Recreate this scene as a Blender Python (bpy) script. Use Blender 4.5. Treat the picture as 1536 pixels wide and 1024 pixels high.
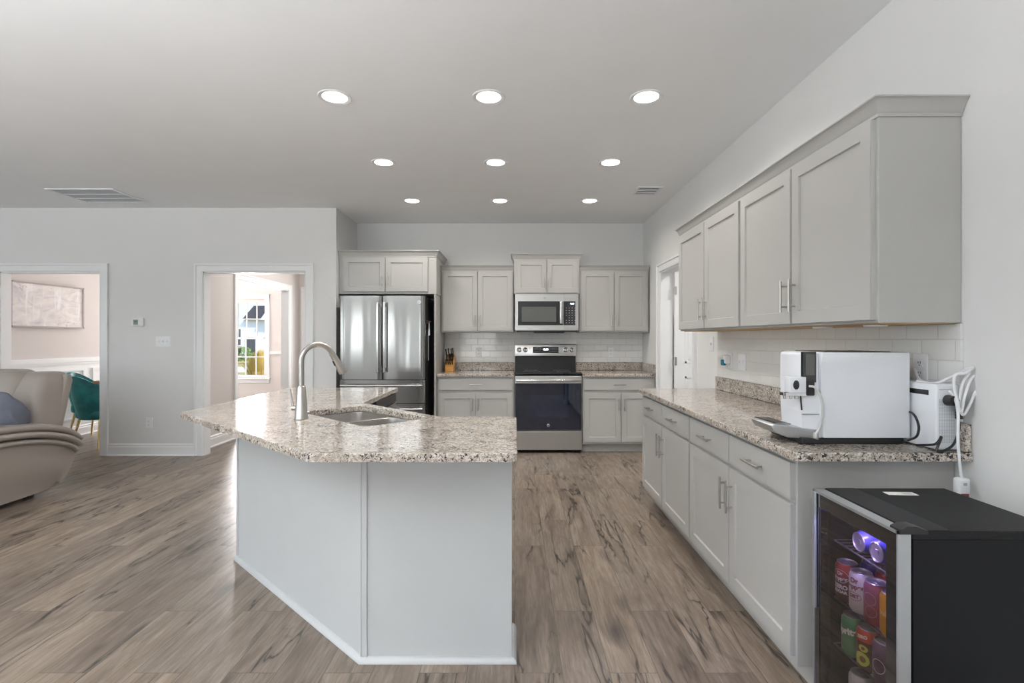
import bpy, bmesh, math, random
from mathutils import Vector, Matrix
random.seed(7)
PI = math.pi
for o in list(bpy.data.objects): bpy.data.objects.remove(o)
SC = bpy.context.scene
COL = SC.collection

# ------------------------------------------------------------------ camera
cam_d = bpy.data.cameras.new('camera'); cam = bpy.data.objects.new('camera', cam_d); COL.objects.link(cam)
cam.location = (0, 0, 1.30); cam.rotation_euler = (PI/2, 0, 0)
cam_d.sensor_width = 36; cam_d.lens = 18.0
cam_d.shift_x = -4/1536; cam_d.shift_y = -5/1536
cam_d.clip_start = 0.02; cam_d.clip_end = 300
SC.camera = cam

# ------------------------------------------------------------------ colour management, world, daylight
vs = SC.view_settings
SC.display_settings.display_device = 'sRGB'
vs.view_transform = 'Standard'; vs.look = 'None'; vs.gamma = 1; vs.use_curve_mapping = False
vs.exposure = 0.77
W = bpy.data.worlds.new('world'); SC.world = W; W.use_nodes = True
nt = W.node_tree; bg = nt.nodes['Background']
sky = nt.nodes.new('ShaderNodeTexSky'); sky.sky_type = 'NISHITA'; sky.sun_disc = False
sky.sun_elevation = math.radians(48); sky.sun_rotation = math.radians(120); sky.air_density = 1.0; sky.dust_density = 1.5
nt.links.new(sky.outputs[0], bg.inputs[0]); bg.inputs[1].default_value = 0.22
sd = bpy.data.lights.new('sun', 'SUN'); sd.energy = 2.6; sd.angle = math.radians(1.5); sd.color = (1, .95, .87)
sun = bpy.data.objects.new('sun', sd); COL.objects.link(sun)
sun.rotation_euler = Vector((-.75, .50, -.85)).to_track_quat('-Z', 'Y').to_euler()

def area(name, loc, direction, sx, sy, power, col):
    d = bpy.data.lights.new(name, 'AREA'); d.shape = 'RECTANGLE'; d.size = sx; d.size_y = sy; d.energy = power; d.color = col
    o = bpy.data.objects.new(name, d); COL.objects.link(o); o.location = loc
    o.rotation_euler = Vector(direction).to_track_quat('-Z', 'Y').to_euler(); return o
DAY = (.88, .95, 1.0)
# daylight through the windows of the rear (behind the camera) wall and of the living room's left wall
WIN_REAR = [(-7.4, -6.2), (-5.2, -4.1), (-2.98, -2.55), (-1.7, -.6)]
REAR_Y = -3.6
for i, (a, b) in enumerate(WIN_REAR):
    z0, z1 = (.08, 2.1) if i > 1 else (.7, 2.2)
    area('window_and_fill_light', ((a+b)/2, REAR_Y+.06, (z0+z1)/2), (0, 1, .75), (b-a)-.1, z1-z0-.1, 8*(b-a)*(z1-z0), DAY)
WIN_LEFT = [(-2.4, -1.2), (-.4, .8), (1.6, 2.8)]
LEFT_X = -8.6
for a, b in WIN_LEFT:
    area('window_and_fill_light', (LEFT_X+.06, (a+b)/2, 1.45), (1, 0, .7), (b-a)-.1, 1.4, 8*(b-a)*1.5, DAY)
area('window_and_fill_light', (-5.17, 9.90, 1.31), (0, -1, .1), .56, 1.45, 66, (1, .96, .95))
area('window_and_fill_light', (-2.9, 8.50, 1.4), (0, -1, 0), .8, 1.7, 10, (1, .97, .94))  # added fill for the foyer; no window stands behind this one

# ------------------------------------------------------------------ materials
def mat(name, col=(.8, .8, .8), rough=.5, metal=0.0, **kw):
    m = bpy.data.materials.new(name); m.use_nodes = True
    b = m.node_tree.nodes['Principled BSDF']
    b.inputs['Base Color'].default_value = (*col, 1); b.inputs['Roughness'].default_value = rough
    b.inputs['Metallic'].default_value = metal
    for k, v in kw.items():
        b.inputs[k.replace('_', ' ')].default_value = v
    return m
def N(m, t, **kw):
    n = m.node_tree.nodes.new(t)
    for k, v in kw.items(): setattr(n, k, v)
    return n
def L(m, a, b): m.node_tree.links.new(a, b)
def P(m): return m.node_tree.nodes['Principled BSDF']
def coords(m, scale=(1, 1, 1), rot=(0, 0, 0), loc=(0, 0, 0), src='Object'):
    tc = N(m, 'ShaderNodeTexCoord'); mp = N(m, 'ShaderNodeMapping')
    mp.inputs['Scale'].default_value = scale; mp.inputs['Rotation'].default_value = rot; mp.inputs['Location'].default_value = loc
    L(m, tc.outputs[src], mp.inputs[0]); return mp.outputs[0]
def noise(m, vec, scale, detail=4, rough=.5, dist=0, w=None):
    n = N(m, 'ShaderNodeTexNoise'); n.inputs['Scale'].default_value = scale; n.inputs['Detail'].default_value = detail
    n.inputs['Roughness'].default_value = rough; n.inputs['Distortion'].default_value = dist
    L(m, vec, n.inputs['Vector'])
    if w is not None: n.noise_dimensions = '4D'; L(m, w, n.inputs['W'])
    return n.outputs['Fac']
def ramp(m, fac, stops):
    r = N(m, 'ShaderNodeValToRGB'); e = r.color_ramp.elements
    while len(e) < len(stops): e.new(.5)
    for i, (p, c) in enumerate(stops):
        e[i].position = p; e[i].color = (*c, 1) if len(c) == 3 else c
    L(m, fac, r.inputs[0]); return r.outputs[0]
def mix(m, fac, a, b, mode='MIX'):
    n = N(m, 'ShaderNodeMix', data_type='RGBA', blend_type=mode)
    if isinstance(fac, float): n.inputs[0].default_value = fac
    else: L(m, fac, n.inputs[0])
    for i, v in ((6, a), (7, b)):
        if isinstance(v, tuple): n.inputs[i].default_value = (*v, 1)
        else: L(m, v, n.inputs[i])
    return n.outputs[2]
def bump(m, h, strength=.2, dist=.01):
    b = N(m, 'ShaderNodeBump'); b.inputs['Strength'].default_value = strength; b.inputs['Distance'].default_value = dist
    L(m, h, b.inputs['Height']); L(m, b.outputs[0], P(m).inputs['Normal'])
def math_(m, op, a, b=None):
    n = N(m, 'ShaderNodeMath', operation=op)
    for i, v in ((0, a), (1, b)):
        if v is None: continue
        if isinstance(v, (int, float)): n.inputs[i].default_value = v
        else: L(m, v, n.inputs[i])
    return n.outputs[0]
def paint(name, col, rough=.6, strength=.04):
    m = mat(name, col, rough); v = coords(m)
    n = noise(m, v, 3, 3); L(m, mix(m, n, tuple(c*.975 for c in col), tuple(min(1, c*1.02) for c in col)), P(m).inputs['Base Color'])
    bump(m, noise(m, v, 260, 2), strength, .002); return m

M_wall = paint('wall_paint', (.74, .74, .735), .75)
M_ceil = paint('ceiling_paint', (.90, .915, .93), .85)
M_warm = paint('dining_wall_paint', (.68, .64, .615), .75)
M_trim = mat('white_trim_paint', (.82, .83, .84), .38)
M_cab = paint('cabinet_paint', (.445, .44, .425), .38, .02)
M_island = paint('island_paint', (.57, .585, .59), .38, .02)
M_rawwood = mat('raw_wood', (.50, .33, .16), .6)
M_nickel = mat('brushed_nickel', (.50, .48, .455), .28, 1)
M_chrome = mat('chrome', (.8, .8, .82), .08, 1)
M_black = mat('black_plastic', (.012, .012, .013), .35)
M_blackgloss = mat('black_glass', (.006, .007, .009), .04, 0, Coat_Weight=1.0)
M_blackmatte = mat('black_powder_coat', (.003, .0032, .0045), .6, 0, Specular_IOR_Level=.3)
M_white = mat('white_plastic', (.80, .81, .83), .32)
M_whiteg = mat('white_gloss', (.80, .82, .86), .22)
M_gold = mat('brass', (.75, .58, .30), .25, 1)
M_cord = mat('black_cord', (.015, .015, .017), .5)
M_block = mat('knife_block_wood', (.60, .30, .07), .45)
M_greytxt = mat('grey_mark', (.35, .36, .37), .5)
M_whitetxt = mat('white_print', (.75, .75, .75), .5)
M_dark = mat('dark_gap', (.03, .03, .03), .7)
M_silver = mat('satin_silver', (.52, .54, .56), .38, .85)
M_paper = mat('paper_label', (.82, .82, .80), .7)

# stainless steel with a faint brushed grain
M_steel = mat('stainless_steel', (.31, .31, .305), .22, 1)
v = coords(M_steel, (2, 2, 160)); n = noise(M_steel, v, 6, 3)
L(M_steel, math_(M_steel, 'MULTIPLY_ADD', n, .10), P(M_steel).inputs['Roughness'])
M_steel.node_tree.nodes[-1].inputs[2].default_value = .10
v2 = coords(M_steel, (2.4, 2.4, .25)); bump(M_steel, noise(M_steel, v2, 2.2, 1), .25, .03)
M_steelr = mat('brushed_steel_range', (.60, .60, .59), .30, 1)
M_bar = mat('bright_steel_bar', (.66, .66, .66), .24, 1)
M_steelh = mat('steel_sink', (.50, .48, .46), .3, 1)
# leather / fabric
M_leather = mat('taupe_leather', (.315, .28, .252), .36)
v = coords(M_leather); bump(M_leather, noise(M_leather, v, 240, 3), .25, .002)
M_blue = mat('blue_grey_cushion', (.125, .14, .18), .8)
v = coords(M_blue); bump(M_blue, noise(M_blue, v, 90, 3), .3, .004)
M_teal = mat('teal_velvet', (.004, .10, .10), .55, 0, Sheen_Weight=.8, Sheen_Roughness=.4)
P(M_teal).inputs['Sheen Tint'].default_value = (.25, .8, .75, 1)
v = coords(M_teal); n = noise(M_teal, v, 9, 4); L(M_teal, ramp(M_teal, n, [(.35, (.003, .075, .08)), (.65, (.006, .15, .145))]), P(M_teal).inputs['Base Color'])

# granite
def granite():
    m = mat('granite', rough=.09); v = coords(m)
    vs_ = coords(m, (1, 1.25, 1), (0, 0, .5))
    n1 = noise(m, v, 9, 5, .65, .4)
    base = ramp(m, n1, [(.30, (.48, .41, .345)), (.46, (.60, .54, .475)), (.60, (.69, .645, .59)), (.75, (.54, .485, .43))])
    n2 = noise(m, vs_, 85, 4, .7, .6)
    c = mix(m, ramp(m, n2, [(.44, (0, 0, 0)), (.56, (1, 1, 1))]), (.36, .305, .255), base)
    n3 = noise(m, v, 55, 4, .65, 1.0)
    c = mix(m, ramp(m, n3, [(.60, (0, 0, 0)), (.68, (1, 1, 1))]), c, (.78, .77, .75))
    n4 = noise(m, vs_, 95, 3, .6, .9)
    n5 = noise(m, v, 14, 2)
    spk = math_(m, 'ADD', n4, math_(m, 'MULTIPLY', n5, .32))
    c = mix(m, ramp(m, spk, [(.725, (0, 0, 0)), (.76, (1, 1, 1))]), c, (.035, .033, .035))
    n6 = noise(m, v, 150, 2, .5, .5)
    c = mix(m, ramp(m, n6, [(.61, (0, 0, 0)), (.67, (1, 1, 1))]), c, (.13, .115, .11))
    L(m, c, P(m).inputs['Base Color']); return m
M_granite = granite()

# floor planks running along Y
def floor_mat():
    m = mat('wood_plank_floor', rough=.36)
    tc = N(m, 'ShaderNodeTexCoord'); sep = N(m, 'ShaderNodeSeparateXYZ'); L(m, tc.outputs['Object'], sep.inputs[0])
    cmb = N(m, 'ShaderNodeCombineXYZ'); L(m, sep.outputs['Y'], cmb.inputs[0]); L(m, sep.outputs['X'], cmb.inputs[1])
    br = N(m, 'ShaderNodeTexBrick'); br.offset = .37; br.offset_frequency = 2
    L(m, cmb.outputs[0], br.inputs['Vector'])
    br.inputs['Color1'].default_value = (0, 0, 0, 1); br.inputs['Color2'].default_value = (1, 1, 1, 1); br.inputs['Mortar'].default_value = (.5, .5, .5, 1)
    br.inputs['Scale'].default_value = 1; br.inputs['Mortar Size'].default_value = .0012; br.inputs['Mortar Smooth'].default_value = .1
    br.inputs['Brick Width'].default_value = 1.22; br.inputs['Row Height'].default_value = .185
    rnd = N(m, 'ShaderNodeSeparateColor'); L(m, br.outputs['Color'], rnd.inputs[0]); r = rnd.outputs[0]
    w = math_(m, 'MULTIPLY', r, 37.0)
    def st(sx, sy):
        mp = N(m, 'ShaderNodeMapping'); mp.inputs['Scale'].default_value = (sx, sy, 1); L(m, tc.outputs['Object'], mp.inputs[0]); return mp.outputs[0]
    fine = noise(m, st(85, 5.5), 1, 7, .7, .5, w)
    mid = noise(m, st(12, 1.9), 1, 6, .62, 1.3, w)
    big = noise(m, st(7, 2.6), 1, 5, .6, 1.2, w)
    tone = ramp(m, mid, [(.25, (.12, .090, .068)), (.42, (.225, .176, .136)), (.58, (.31, .253, .205)), (.78, (.40, .34, .285))])
    c = mix(m, ramp(m, fine, [(.35, (0, 0, 0)), (.75, (.85, .85, .85))]), tone, (.10, .077, .060))
    # dark smudges around knots
    c = mix(m, ramp(m, big, [(.60, (0, 0, 0)), (.78, (.8, .8, .8))]), c, (.065, .048, .038))
    # thin wandering cracks: zero-crossings of a warped noise
    cr = noise(m, st(6.0, .9), 1, 4, .55, .5, w)
    d = math_(m, 'ABSOLUTE', math_(m, 'SUBTRACT', cr, .5))
    crack = ramp(m, d, [(0, (1, 1, 1)), (.005, (.8, .8, .8)), (.010, (.30, .30, .30)), (.035, (0, 0, 0))])
    gate = ramp(m, noise(m, st(2.2, .8), 1.3, 2, .5, 0, w), [(.42, (0, 0, 0)), (.52, (1, 1, 1))])
    crf = math_(m, 'MULTIPLY', crack, gate)
    vo = N(m, 'ShaderNodeTexVoronoi'); vo.voronoi_dimensions = '4D'; vo.inputs['Scale'].default_value = 1; L(m, st(4.2, 1.9), vo.inputs['Vector']); L(m, w, vo.inputs['W'])
    kd_ = math_(m, 'ADD', vo.outputs['Distance'], math_(m, 'MULTIPLY', math_(m, 'SUBTRACT', mid, .5), .35))
    c = mix(m, ramp(m, kd_, [(.10, (.95, .95, .95)), (.17, (.55, .55, .55)), (.30, (0, 0, 0))]), c, (.040, .030, .025))
    c = mix(m, crf, c, (.030, .022, .018))
    # board to board tone
    c = mix(m, 1.0, c, ramp(m, r, [(0, (.80, .79, .79)), (.5, (1.0, 1.0, 1.0)), (1, (1.17, 1.14, 1.10))]), 'MULTIPLY')
    seam = br.outputs['Fac']
    c = mix(m, math_(m, 'MULTIPLY', seam, .75), c, (.03, .024, .02))
    L(m, c, P(m).inputs['Base Color'])
    L(m, math_(m, 'ADD', math_(m, 'MULTIPLY', fine, .14), .27), P(m).inputs['Roughness'])
    h = math_(m, 'SUBTRACT', math_(m, 'MULTIPLY', fine, .35), math_(m, 'ADD', seam, crf))
    bump(m, h, .35, .0015); return m
M_floor = floor_mat()

def tile_mat(name, axis):
    m = mat(name, rough=.10)
    tc = N(m, 'ShaderNodeTexCoord'); sep = N(m, 'ShaderNodeSeparateXYZ'); L(m, tc.outputs['Object'], sep.inputs[0])
    cmb = N(m, 'ShaderNodeCombineXYZ'); L(m, sep.outputs[axis], cmb.inputs[0])
    L(m, math_(m, 'SUBTRACT', sep.outputs['Z'], .985), cmb.inputs[1])
    br = N(m, 'ShaderNodeTexBrick'); L(m, cmb.outputs[0], br.inputs['Vector']); br.offset = .5
    br.inputs['Color1'].default_value = (.73, .73, .715, 1); br.inputs['Color2'].default_value = (.77, .77, .76, 1)
    br.inputs['Mortar'].default_value = (.60, .60, .585, 1); br.inputs['Scale'].default_value = 1
    br.inputs['Brick Width'].default_value = .155; br.inputs['Row Height'].default_value = .0775
    br.inputs['Mortar Size'].default_value = .0025; br.inputs['Mortar Smooth'].default_value = .3
    L(m, br.outputs['Color'], P(m).inputs['Base Color'])
    L(m, math_(m, 'MULTIPLY_ADD', br.outputs['Fac'], .5), P(m).inputs['Roughness']); m.node_tree.nodes[-1].inputs[2].default_value = .08
    inv = math_(m, 'SUBTRACT', 1, br.outputs['Fac'])
    sl = noise(m, coords(m), 7, 1)
    bump(m, math_(m, 'ADD', inv, math_(m, 'MULTIPLY', sl, .6)), .5, .003); return m
M_tileB = tile_mat('subway_tile_back', 'X'); M_tileR = tile_mat('subway_tile_right', 'Y')

def glass(name, tint=(1, 1, 1), ior=1.5):
    m = bpy.data.materials.new(name); m.use_nodes = True; t = m.node_tree; t.nodes.clear()
    o = t.nodes.new('ShaderNodeOutputMaterial'); mx = t.nodes.new('ShaderNodeMixShader'); fr = t.nodes.new('ShaderNodeFresnel')
    tr = t.nodes.new('ShaderNodeBsdfTransparent'); gl = t.nodes.new('ShaderNodeBsdfGlossy')
    fr.inputs[0].default_value = ior; tr.inputs[0].default_value = (*tint, 1); gl.inputs['Roughness'].default_value = .02
    ge = t.nodes.new('ShaderNodeNewGeometry'); ml = t.nodes.new('ShaderNodeMath'); ml.operation = 'MULTIPLY'; sb = t.nodes.new('ShaderNodeMath'); sb.operation = 'SUBTRACT'; sb.inputs[0].default_value = 1
    t.links.new(ge.outputs['Backfacing'], sb.inputs[1]); t.links.new(fr.outputs[0], ml.inputs[0]); t.links.new(sb.outputs[0], ml.inputs[1]); t.links.new(ml.outputs[0], mx.inputs[0]); t.links.new(tr.outputs[0], mx.inputs[1]); t.links.new(gl.outputs[0], mx.inputs[2]); t.links.new(mx.outputs[0], o.inputs[0])
    return m
M_glass = glass('window_glass', (.97, .98, .98), 1.35)
M_smoke = glass('smoked_glass', (.70, .66, .64), 2.0)
def emis(name, col, s):
    m = bpy.data.materials.new(name); m.use_nodes = True; b = m.node_tree.nodes['Principled BSDF']
    b.inputs['Base Color'].default_value = (*col, 1); b.inputs['Emission Color'].default_value = (*col, 1); b.inputs['Emission Strength'].default_value = s; return m
M_lamp = emis('lit_lamp_lens', (1, .95, .87), 6)
M_lcd = emis('lit_digits', (.75, .85, 1), 2.2)
M_led = emis('blue_led', (.25, .2, 1), 6)

# ------------------------------------------------------------------ mesh helpers
def bx(bm, x0, x1, y0, y1, z0, z1):
    vs_ = [bm.verts.new(p) for p in ((x0, y0, z0), (x1, y0, z0), (x1, y1, z0), (x0, y1, z0), (x0, y0, z1), (x1, y0, z1), (x1, y1, z1), (x0, y1, z1))]
    fs = [bm.faces.new([vs_[i] for i in f]) for f in ((3, 2, 1, 0), (4, 5, 6, 7), (0, 1, 5, 4), (1, 2, 6, 5), (2, 3, 7, 6), (3, 0, 4, 7))]
    return vs_, fs
def bevel_all(bm, w, seg=1):
    bmesh.ops.bevel(bm, geom=list(bm.edges), offset=w, segments=seg, affect='EDGES', profile=.5, clamp_overlap=True)
def NB(): return bmesh.new()
def BOX(x0, x1, y0, y1, z0, z1, bev=0, seg=1):
    bm = NB(); bx(bm, x0, x1, y0, y1, z0, z1)
    if bev: bevel_all(bm, bev, seg)
    return bm
def cyl(bm, p0, p1, r0, r1=None, n=20, cap=True):
    r1 = r0 if r1 is None else r1
    p0 = Vector(p0); p1 = Vector(p1); q = (p1-p0).to_track_quat('Z', 'Y')
    A = []; B = []
    for i in range(n):
        a = 2*PI*i/n; d = q @ Vector((math.cos(a), math.sin(a), 0)); A.append(bm.verts.new(p0+d*r0)); B.append(bm.verts.new(p1+d*r1))
    for i in range(n): bm.faces.new((A[i], A[(i+1) % n], B[(i+1) % n], B[i]))
    if cap: bm.faces.new(A[::-1]); bm.faces.new(B)
def lathe(bm, prof, n=28, c=(0, 0, 0), axis='Z', cap=True):
    rings = []
    for r, z in prof:
        ring = []
        for i in range(n):
            a = 2*PI*i/n; x, y = r*math.cos(a), r*math.sin(a)
            p = {'Z': (x, y, z), 'X': (z, x, y), 'Y': (x, z, -y)}[axis]
            ring.append(bm.verts.new((c[0]+p[0], c[1]+p[1], c[2]+p[2])))
        rings.append(ring)
    for a, b in zip(rings, rings[1:]):
        for i in range(n): bm.faces.new((a[i], a[(i+1) % n], b[(i+1) % n], b[i]))
    if cap:
        if prof[0][0] > 1e-5: bm.faces.new(rings[0][::-1])
        if prof[-1][0] > 1e-5: bm.faces.new(rings[-1])
def smooth_path(pts, sub=8):
    pts = [Vector(p) for p in pts]; out = []
    P_ = [pts[0]*2-pts[1]] + pts + [pts[-1]*2-pts[-2]]
    for i in range(1, len(P_)-2):
        a, b, c, d = P_[i-1:i+3]
        for k in range(sub):
            t = k/sub
            out.append(.5*((2*b)+(c-a)*t+(2*a-5*b+4*c-d)*t*t+(3*b-a-3*c+d)*t**3))
    out.append(pts[-1]); return out
def tube(bm, pts, r, n=10, sub=0, radii=None):
    pts = smooth_path(pts, sub) if sub else [Vector(p) for p in pts]
    m_ = len(pts); up = None; rings = []
    for i, p in enumerate(pts):
        t = (pts[min(i+1, m_-1)]-pts[max(i-1, 0)]).normalized()
        if up is None: up = t.orthogonal().normalized()
        up = (up-t*up.dot(t)).normalized(); s = t.cross(up)
        rr = r if radii is None else radii[0]+(radii[1]-radii[0])*i/(m_-1)
        rings.append([bm.verts.new(p+(up*math.cos(2*PI*k/n)+s*math.sin(2*PI*k/n))*rr) for k in range(n)])
    for a, b in zip(rings, rings[1:]):
        for k in range(n): bm.faces.new((a[k], a[(k+1) % n], b[(k+1) % n], b[k]))
    bm.faces.new(rings[0][::-1]); bm.faces.new(rings[-1])
def sell(bm, c, a, b, d, e1=.35, e2=.35, nu=28, nv=16, rot=None):
    """rounded box (superellipsoid)"""
    sp = lambda x, e: math.copysign(abs(x)**e, x)
    rings = []; c = Vector(c)
    for j in range(1, nv):
        v_ = -PI/2+PI*j/nv
        ring = []
        for i in range(nu):
            u = 2*PI*i/nu
            p = Vector((a*sp(math.cos(v_), e1)*sp(math.cos(u), e2), b*sp(math.cos(v_), e1)*sp(math.sin(u), e2), d*sp(math.sin(v_), e1)))
            if rot: p = rot @ p
            ring.append(bm.verts.new(c+p))
        rings.append(ring)
    for r0, r1 in zip(rings, rings[1:]):
        for i in range(nu): bm.faces.new((r0[i], r0[(i+1) % nu], r1[(i+1) % nu], r1[i]))
    bm.faces.new(rings[0][::-1]); bm.faces.new(rings[-1])
def sweep(bm, path, prof, closed=False):
    """path: list of (x,y); prof: list of (out,z), out = to the right of the walking direction; mitred."""
    n = len(path); rings = []
    P2 = [Vector((p[0], p[1])) for p in path]
    for i in range(n):
        if closed or 0 < i < n-1:
            d0 = (P2[i]-P2[i-1]).normalized(); d1 = (P2[(i+1) % n]-P2[i]).normalized()
        elif i == 0: d0 = d1 = (P2[1]-P2[0]).normalized()
        else: d0 = d1 = (P2[-1]-P2[-2]).normalized()
        n0 = Vector((d0.y, -d0.x)); n1 = Vector((d1.y, -d1.x)); b = (n0+n1).normalized(); k = 1/max(.2, b.dot(n0))
        rings.append([bm.verts.new((P2[i].x+b.x*k*o, P2[i].y+b.y*k*o, z)) for o, z in prof])
    m_ = len(prof)
    for i in range(n if closed else n-1):
        a, b = rings[i], rings[(i+1) % n]
        for k in range(m_): bm.faces.new((a[k], a[(k+1) % m_], b[(k+1) % m_], b[k]))
    if not closed: bm.faces.new(rings[0][::-1]); bm.faces.new(rings[-1])
def prism(bm, pts, a0, a1, axis='Z'):
    f = {'Z': lambda p, a: (p[0], p[1], a), 'X': lambda p, a: (a, p[0], p[1]), 'Y': lambda p, a: (p[0], a, p[1])}[axis]
    A = [bm.verts.new(f(p, a0)) for p in pts]; B = [bm.verts.new(f(p, a1)) for p in pts]; n = len(pts)
    for i in range(n): bm.faces.new((A[i], A[(i+1) % n], B[(i+1) % n], B[i]))
    bm.faces.new(A[::-1]); bm.faces.new(B)
def rounded(pts, r, seg=5):
    """round each corner of a polygon; r a number or list"""
    out = []; n = len(pts)
    for i in range(n):
        ri = r[i] if isinstance(r, (list, tuple)) else r
        p = Vector(pts[i]); a = Vector(pts[i-1]); b = Vector(pts[(i+1) % n])
        if ri <= 0: out.append(tuple(p)); continue
        da = (a-p).normalized(); db = (b-p).normalized(); ang = da.angle(db); t = ri/math.tan(ang/2)
        t = min(t, (a-p).length*.48, (b-p).length*.48)
        s = p+da*t; e = p+db*t
        for k in range(seg+1):
            u = k/seg; out.append(tuple((1-u)**2*s+2*u*(1-u)*p+u*u*e))
    return out
def slab(bm, outer, holes, z0, z1, bev=.006, seg=3):
    loops = []; ed = []
    for lp in [outer]+list(holes):
        vs_ = [bm.verts.new((p[0], p[1], z1)) for p in lp]; loops.append(vs_)
        for i in range(len(vs_)): ed.append(bm.edges.new((vs_[i], vs_[(i+1) % len(vs_)])))
    g = bmesh.ops.triangle_fill(bm, use_beauty=True, use_dissolve=False, edges=ed)
    top = [f for f in g['geom'] if isinstance(f, bmesh.types.BMFace)]
    for f in top:
        if f.normal.z < 0: f.normal_flip()
    g = bmesh.ops.extrude_face_region(bm, geom=top)
    nv = [v_ for v_ in g['geom'] if isinstance(v_, bmesh.types.BMVert)]
    # extruded copy goes to the top, the original faces stay as the bottom
    for v_ in nv: v_.co.z = z1
    nvs = set(nv)
    for v_ in bm.verts:
        if v_ not in nvs: v_.co.z = z0
    bmesh.ops.recalc_face_normals(bm, faces=bm.faces)
    te = [e for e in bm.edges if all(abs(v_.co.z-z1) < 1e-6 for v_ in e.verts) and any(abs(f.normal.z) < .3 for f in e.link_faces)]
    if bev: bmesh.ops.bevel(bm, geom=te, offset=bev, segments=seg, affect='EDGES', profile=.5)

def origin_of(parent):
    while parent.parent: parent = parent.parent
    return parent
def obj(name, bm, m, parent=None, smooth=None, world=True, mats=None):
    bmesh.ops.recalc_face_normals(bm, faces=bm.faces)
    if parent is not None and world:
        r = origin_of(parent); bmesh.ops.translate(bm, verts=bm.verts, vec=-Vector(r.get('_org', r.location)))
    me = bpy.data.meshes.new(name); bm.to_mesh(me); bm.free()
    me.materials.append(m)
    if smooth:
        for p in me.polygons: p.use_smooth = True
        try: me.set_sharp_from_angle(angle=math.radians(smooth if smooth is not True else 35))
        except Exception: pass
    o = bpy.data.objects.new(name, me); COL.objects.link(o)
    if parent is not None: o.parent = parent
    return o
def tag(o, label, cat, group=None, kind=None):
    o['label'] = label; o['category'] = cat
    if group: o['group'] = group
    if kind: o['kind'] = kind
    return o
def thing(name, label, cat, loc=(0, 0, 0), rz=0, group=None):
    o = bpy.data.objects.new(name, None); COL.objects.link(o); o.location = loc; o.rotation_euler = (0, 0, rz)
    o.empty_display_size = .05
    return tag(o, label, cat, group)
def struct(name, bm, m, smooth=None, parent=None):
    o = obj(name, bm, m, parent, smooth)
    if parent is None: o['kind'] = 'structure'
    return o
def copy_tree(o, parent=None):
    c = o.copy(); COL.objects.link(c); c.parent = parent
    for ch in list(o.children): copy_tree(ch, c)
    return c
def text_bm(s, size, depth=.0004, bold=0.0, align='CENTER'):
    cu = bpy.data.curves.new('t', 'FONT'); cu.body = s; cu.size = size; cu.extrude = depth; cu.align_x = align; cu.align_y = 'CENTER'; cu.offset = bold
    o = bpy.data.objects.new('t', cu); COL.objects.link(o)
    bpy.context.view_layer.update()
    me = bpy.data.meshes.new_from_object(o.evaluated_get(bpy.context.evaluated_depsgraph_get()))
    bpy.data.objects.remove(o); bm = NB(); bm.from_mesh(me); bpy.data.meshes.remove(me)
    return bm
def text_on_front(s, size, x, y, z, bold=0.0):
    """text standing in the XZ plane, read from -Y"""
    bm = text_bm(s, size, bold=bold)
    bmesh.ops.transform(bm, matrix=Matrix.Translation((x, y, z)) @ Matrix.Rotation(PI/2, 4, 'X'), verts=bm.verts); return bm

# ------------------------------------------------------------------ room shell
CEIL = 2.74; XW = 1.61; YB = 6.43; YL = 5.67; YL2 = 5.785; XR = -1.977; HX = -3.63
struct('floor', BOX(-8.8, 4.2, -3.8, 10.2, -.1, 0), M_floor)
struct('ceiling', BOX(-8.8, 4.2, -3.8, 10.2, CEIL, CEIL+.1), M_ceil)
struct('wall_back', BOX(XR, XW, YB, YB+.12, 0, CEIL), M_wall)
bm = NB()   # right wall with pantry doorway
DY0, DY1, DZ = 4.62, 5.66, 2.03
bx(bm, XW, XW+.13, -3.6, DY0, 0, CEIL); bx(bm, XW, XW+.13, DY1, YB+.12, 0, CEIL); bx(bm, XW, XW+.13, DY0, DY1, DZ, CEIL)
struct('wall_right', bm, M_wall)
O1, O2 = (-5.70, -4.585), (-3.45, -2.315); OZ = 2.035
bm = NB()
bx(bm, -8.6, O1[0], YL, YL2, 0, CEIL); bx(bm, O1[1], O2[0], YL, YL2, 0, CEIL); bx(bm, O2[1], XR, YL, YL2, 0, CEIL)
bx(bm, O1[0], O1[1], YL, YL2, OZ, CEIL); bx(bm, O2[0], O2[1], YL, YL2, OZ, CEIL)
struct('wall_left', bm, M_wall)
struct('wall_alcove', BOX(XR-.115, XR, YL2, YB+.12, 0, CEIL), M_wall)
# rear wall (behind camera) and living room left wall, with their window openings
bm = NB(); x = LEFT_X
for i, (a, b) in enumerate(WIN_REAR):
    z0, z1 = (.08, 2.1) if i > 1 else (.7, 2.2)
    bx(bm, x, a, REAR_Y-.15, REAR_Y, 0, CEIL); bx(bm, a, b, REAR_Y-.15, REAR_Y, 0, z0); bx(bm, a, b, REAR_Y-.15, REAR_Y, z1, CEIL); x = b
bx(bm, x, XW+.13, REAR_Y-.15, REAR_Y, 0, CEIL); struct('wall_rear', bm, M_wall)
bm = NB(); y = REAR_Y
for a, b in WIN_LEFT:
    bx(bm, LEFT_X-.15, LEFT_X, y, a, 0, CEIL); bx(bm, LEFT_X-.15, LEFT_X, a, b, 0, .7); bx(bm, LEFT_X-.15, LEFT_X, a, b, 2.2, CEIL); y = b
bx(bm, LEFT_X-.15, LEFT_X, y, YL2, 0, CEIL); struct('wall_living', bm, M_wall)
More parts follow.
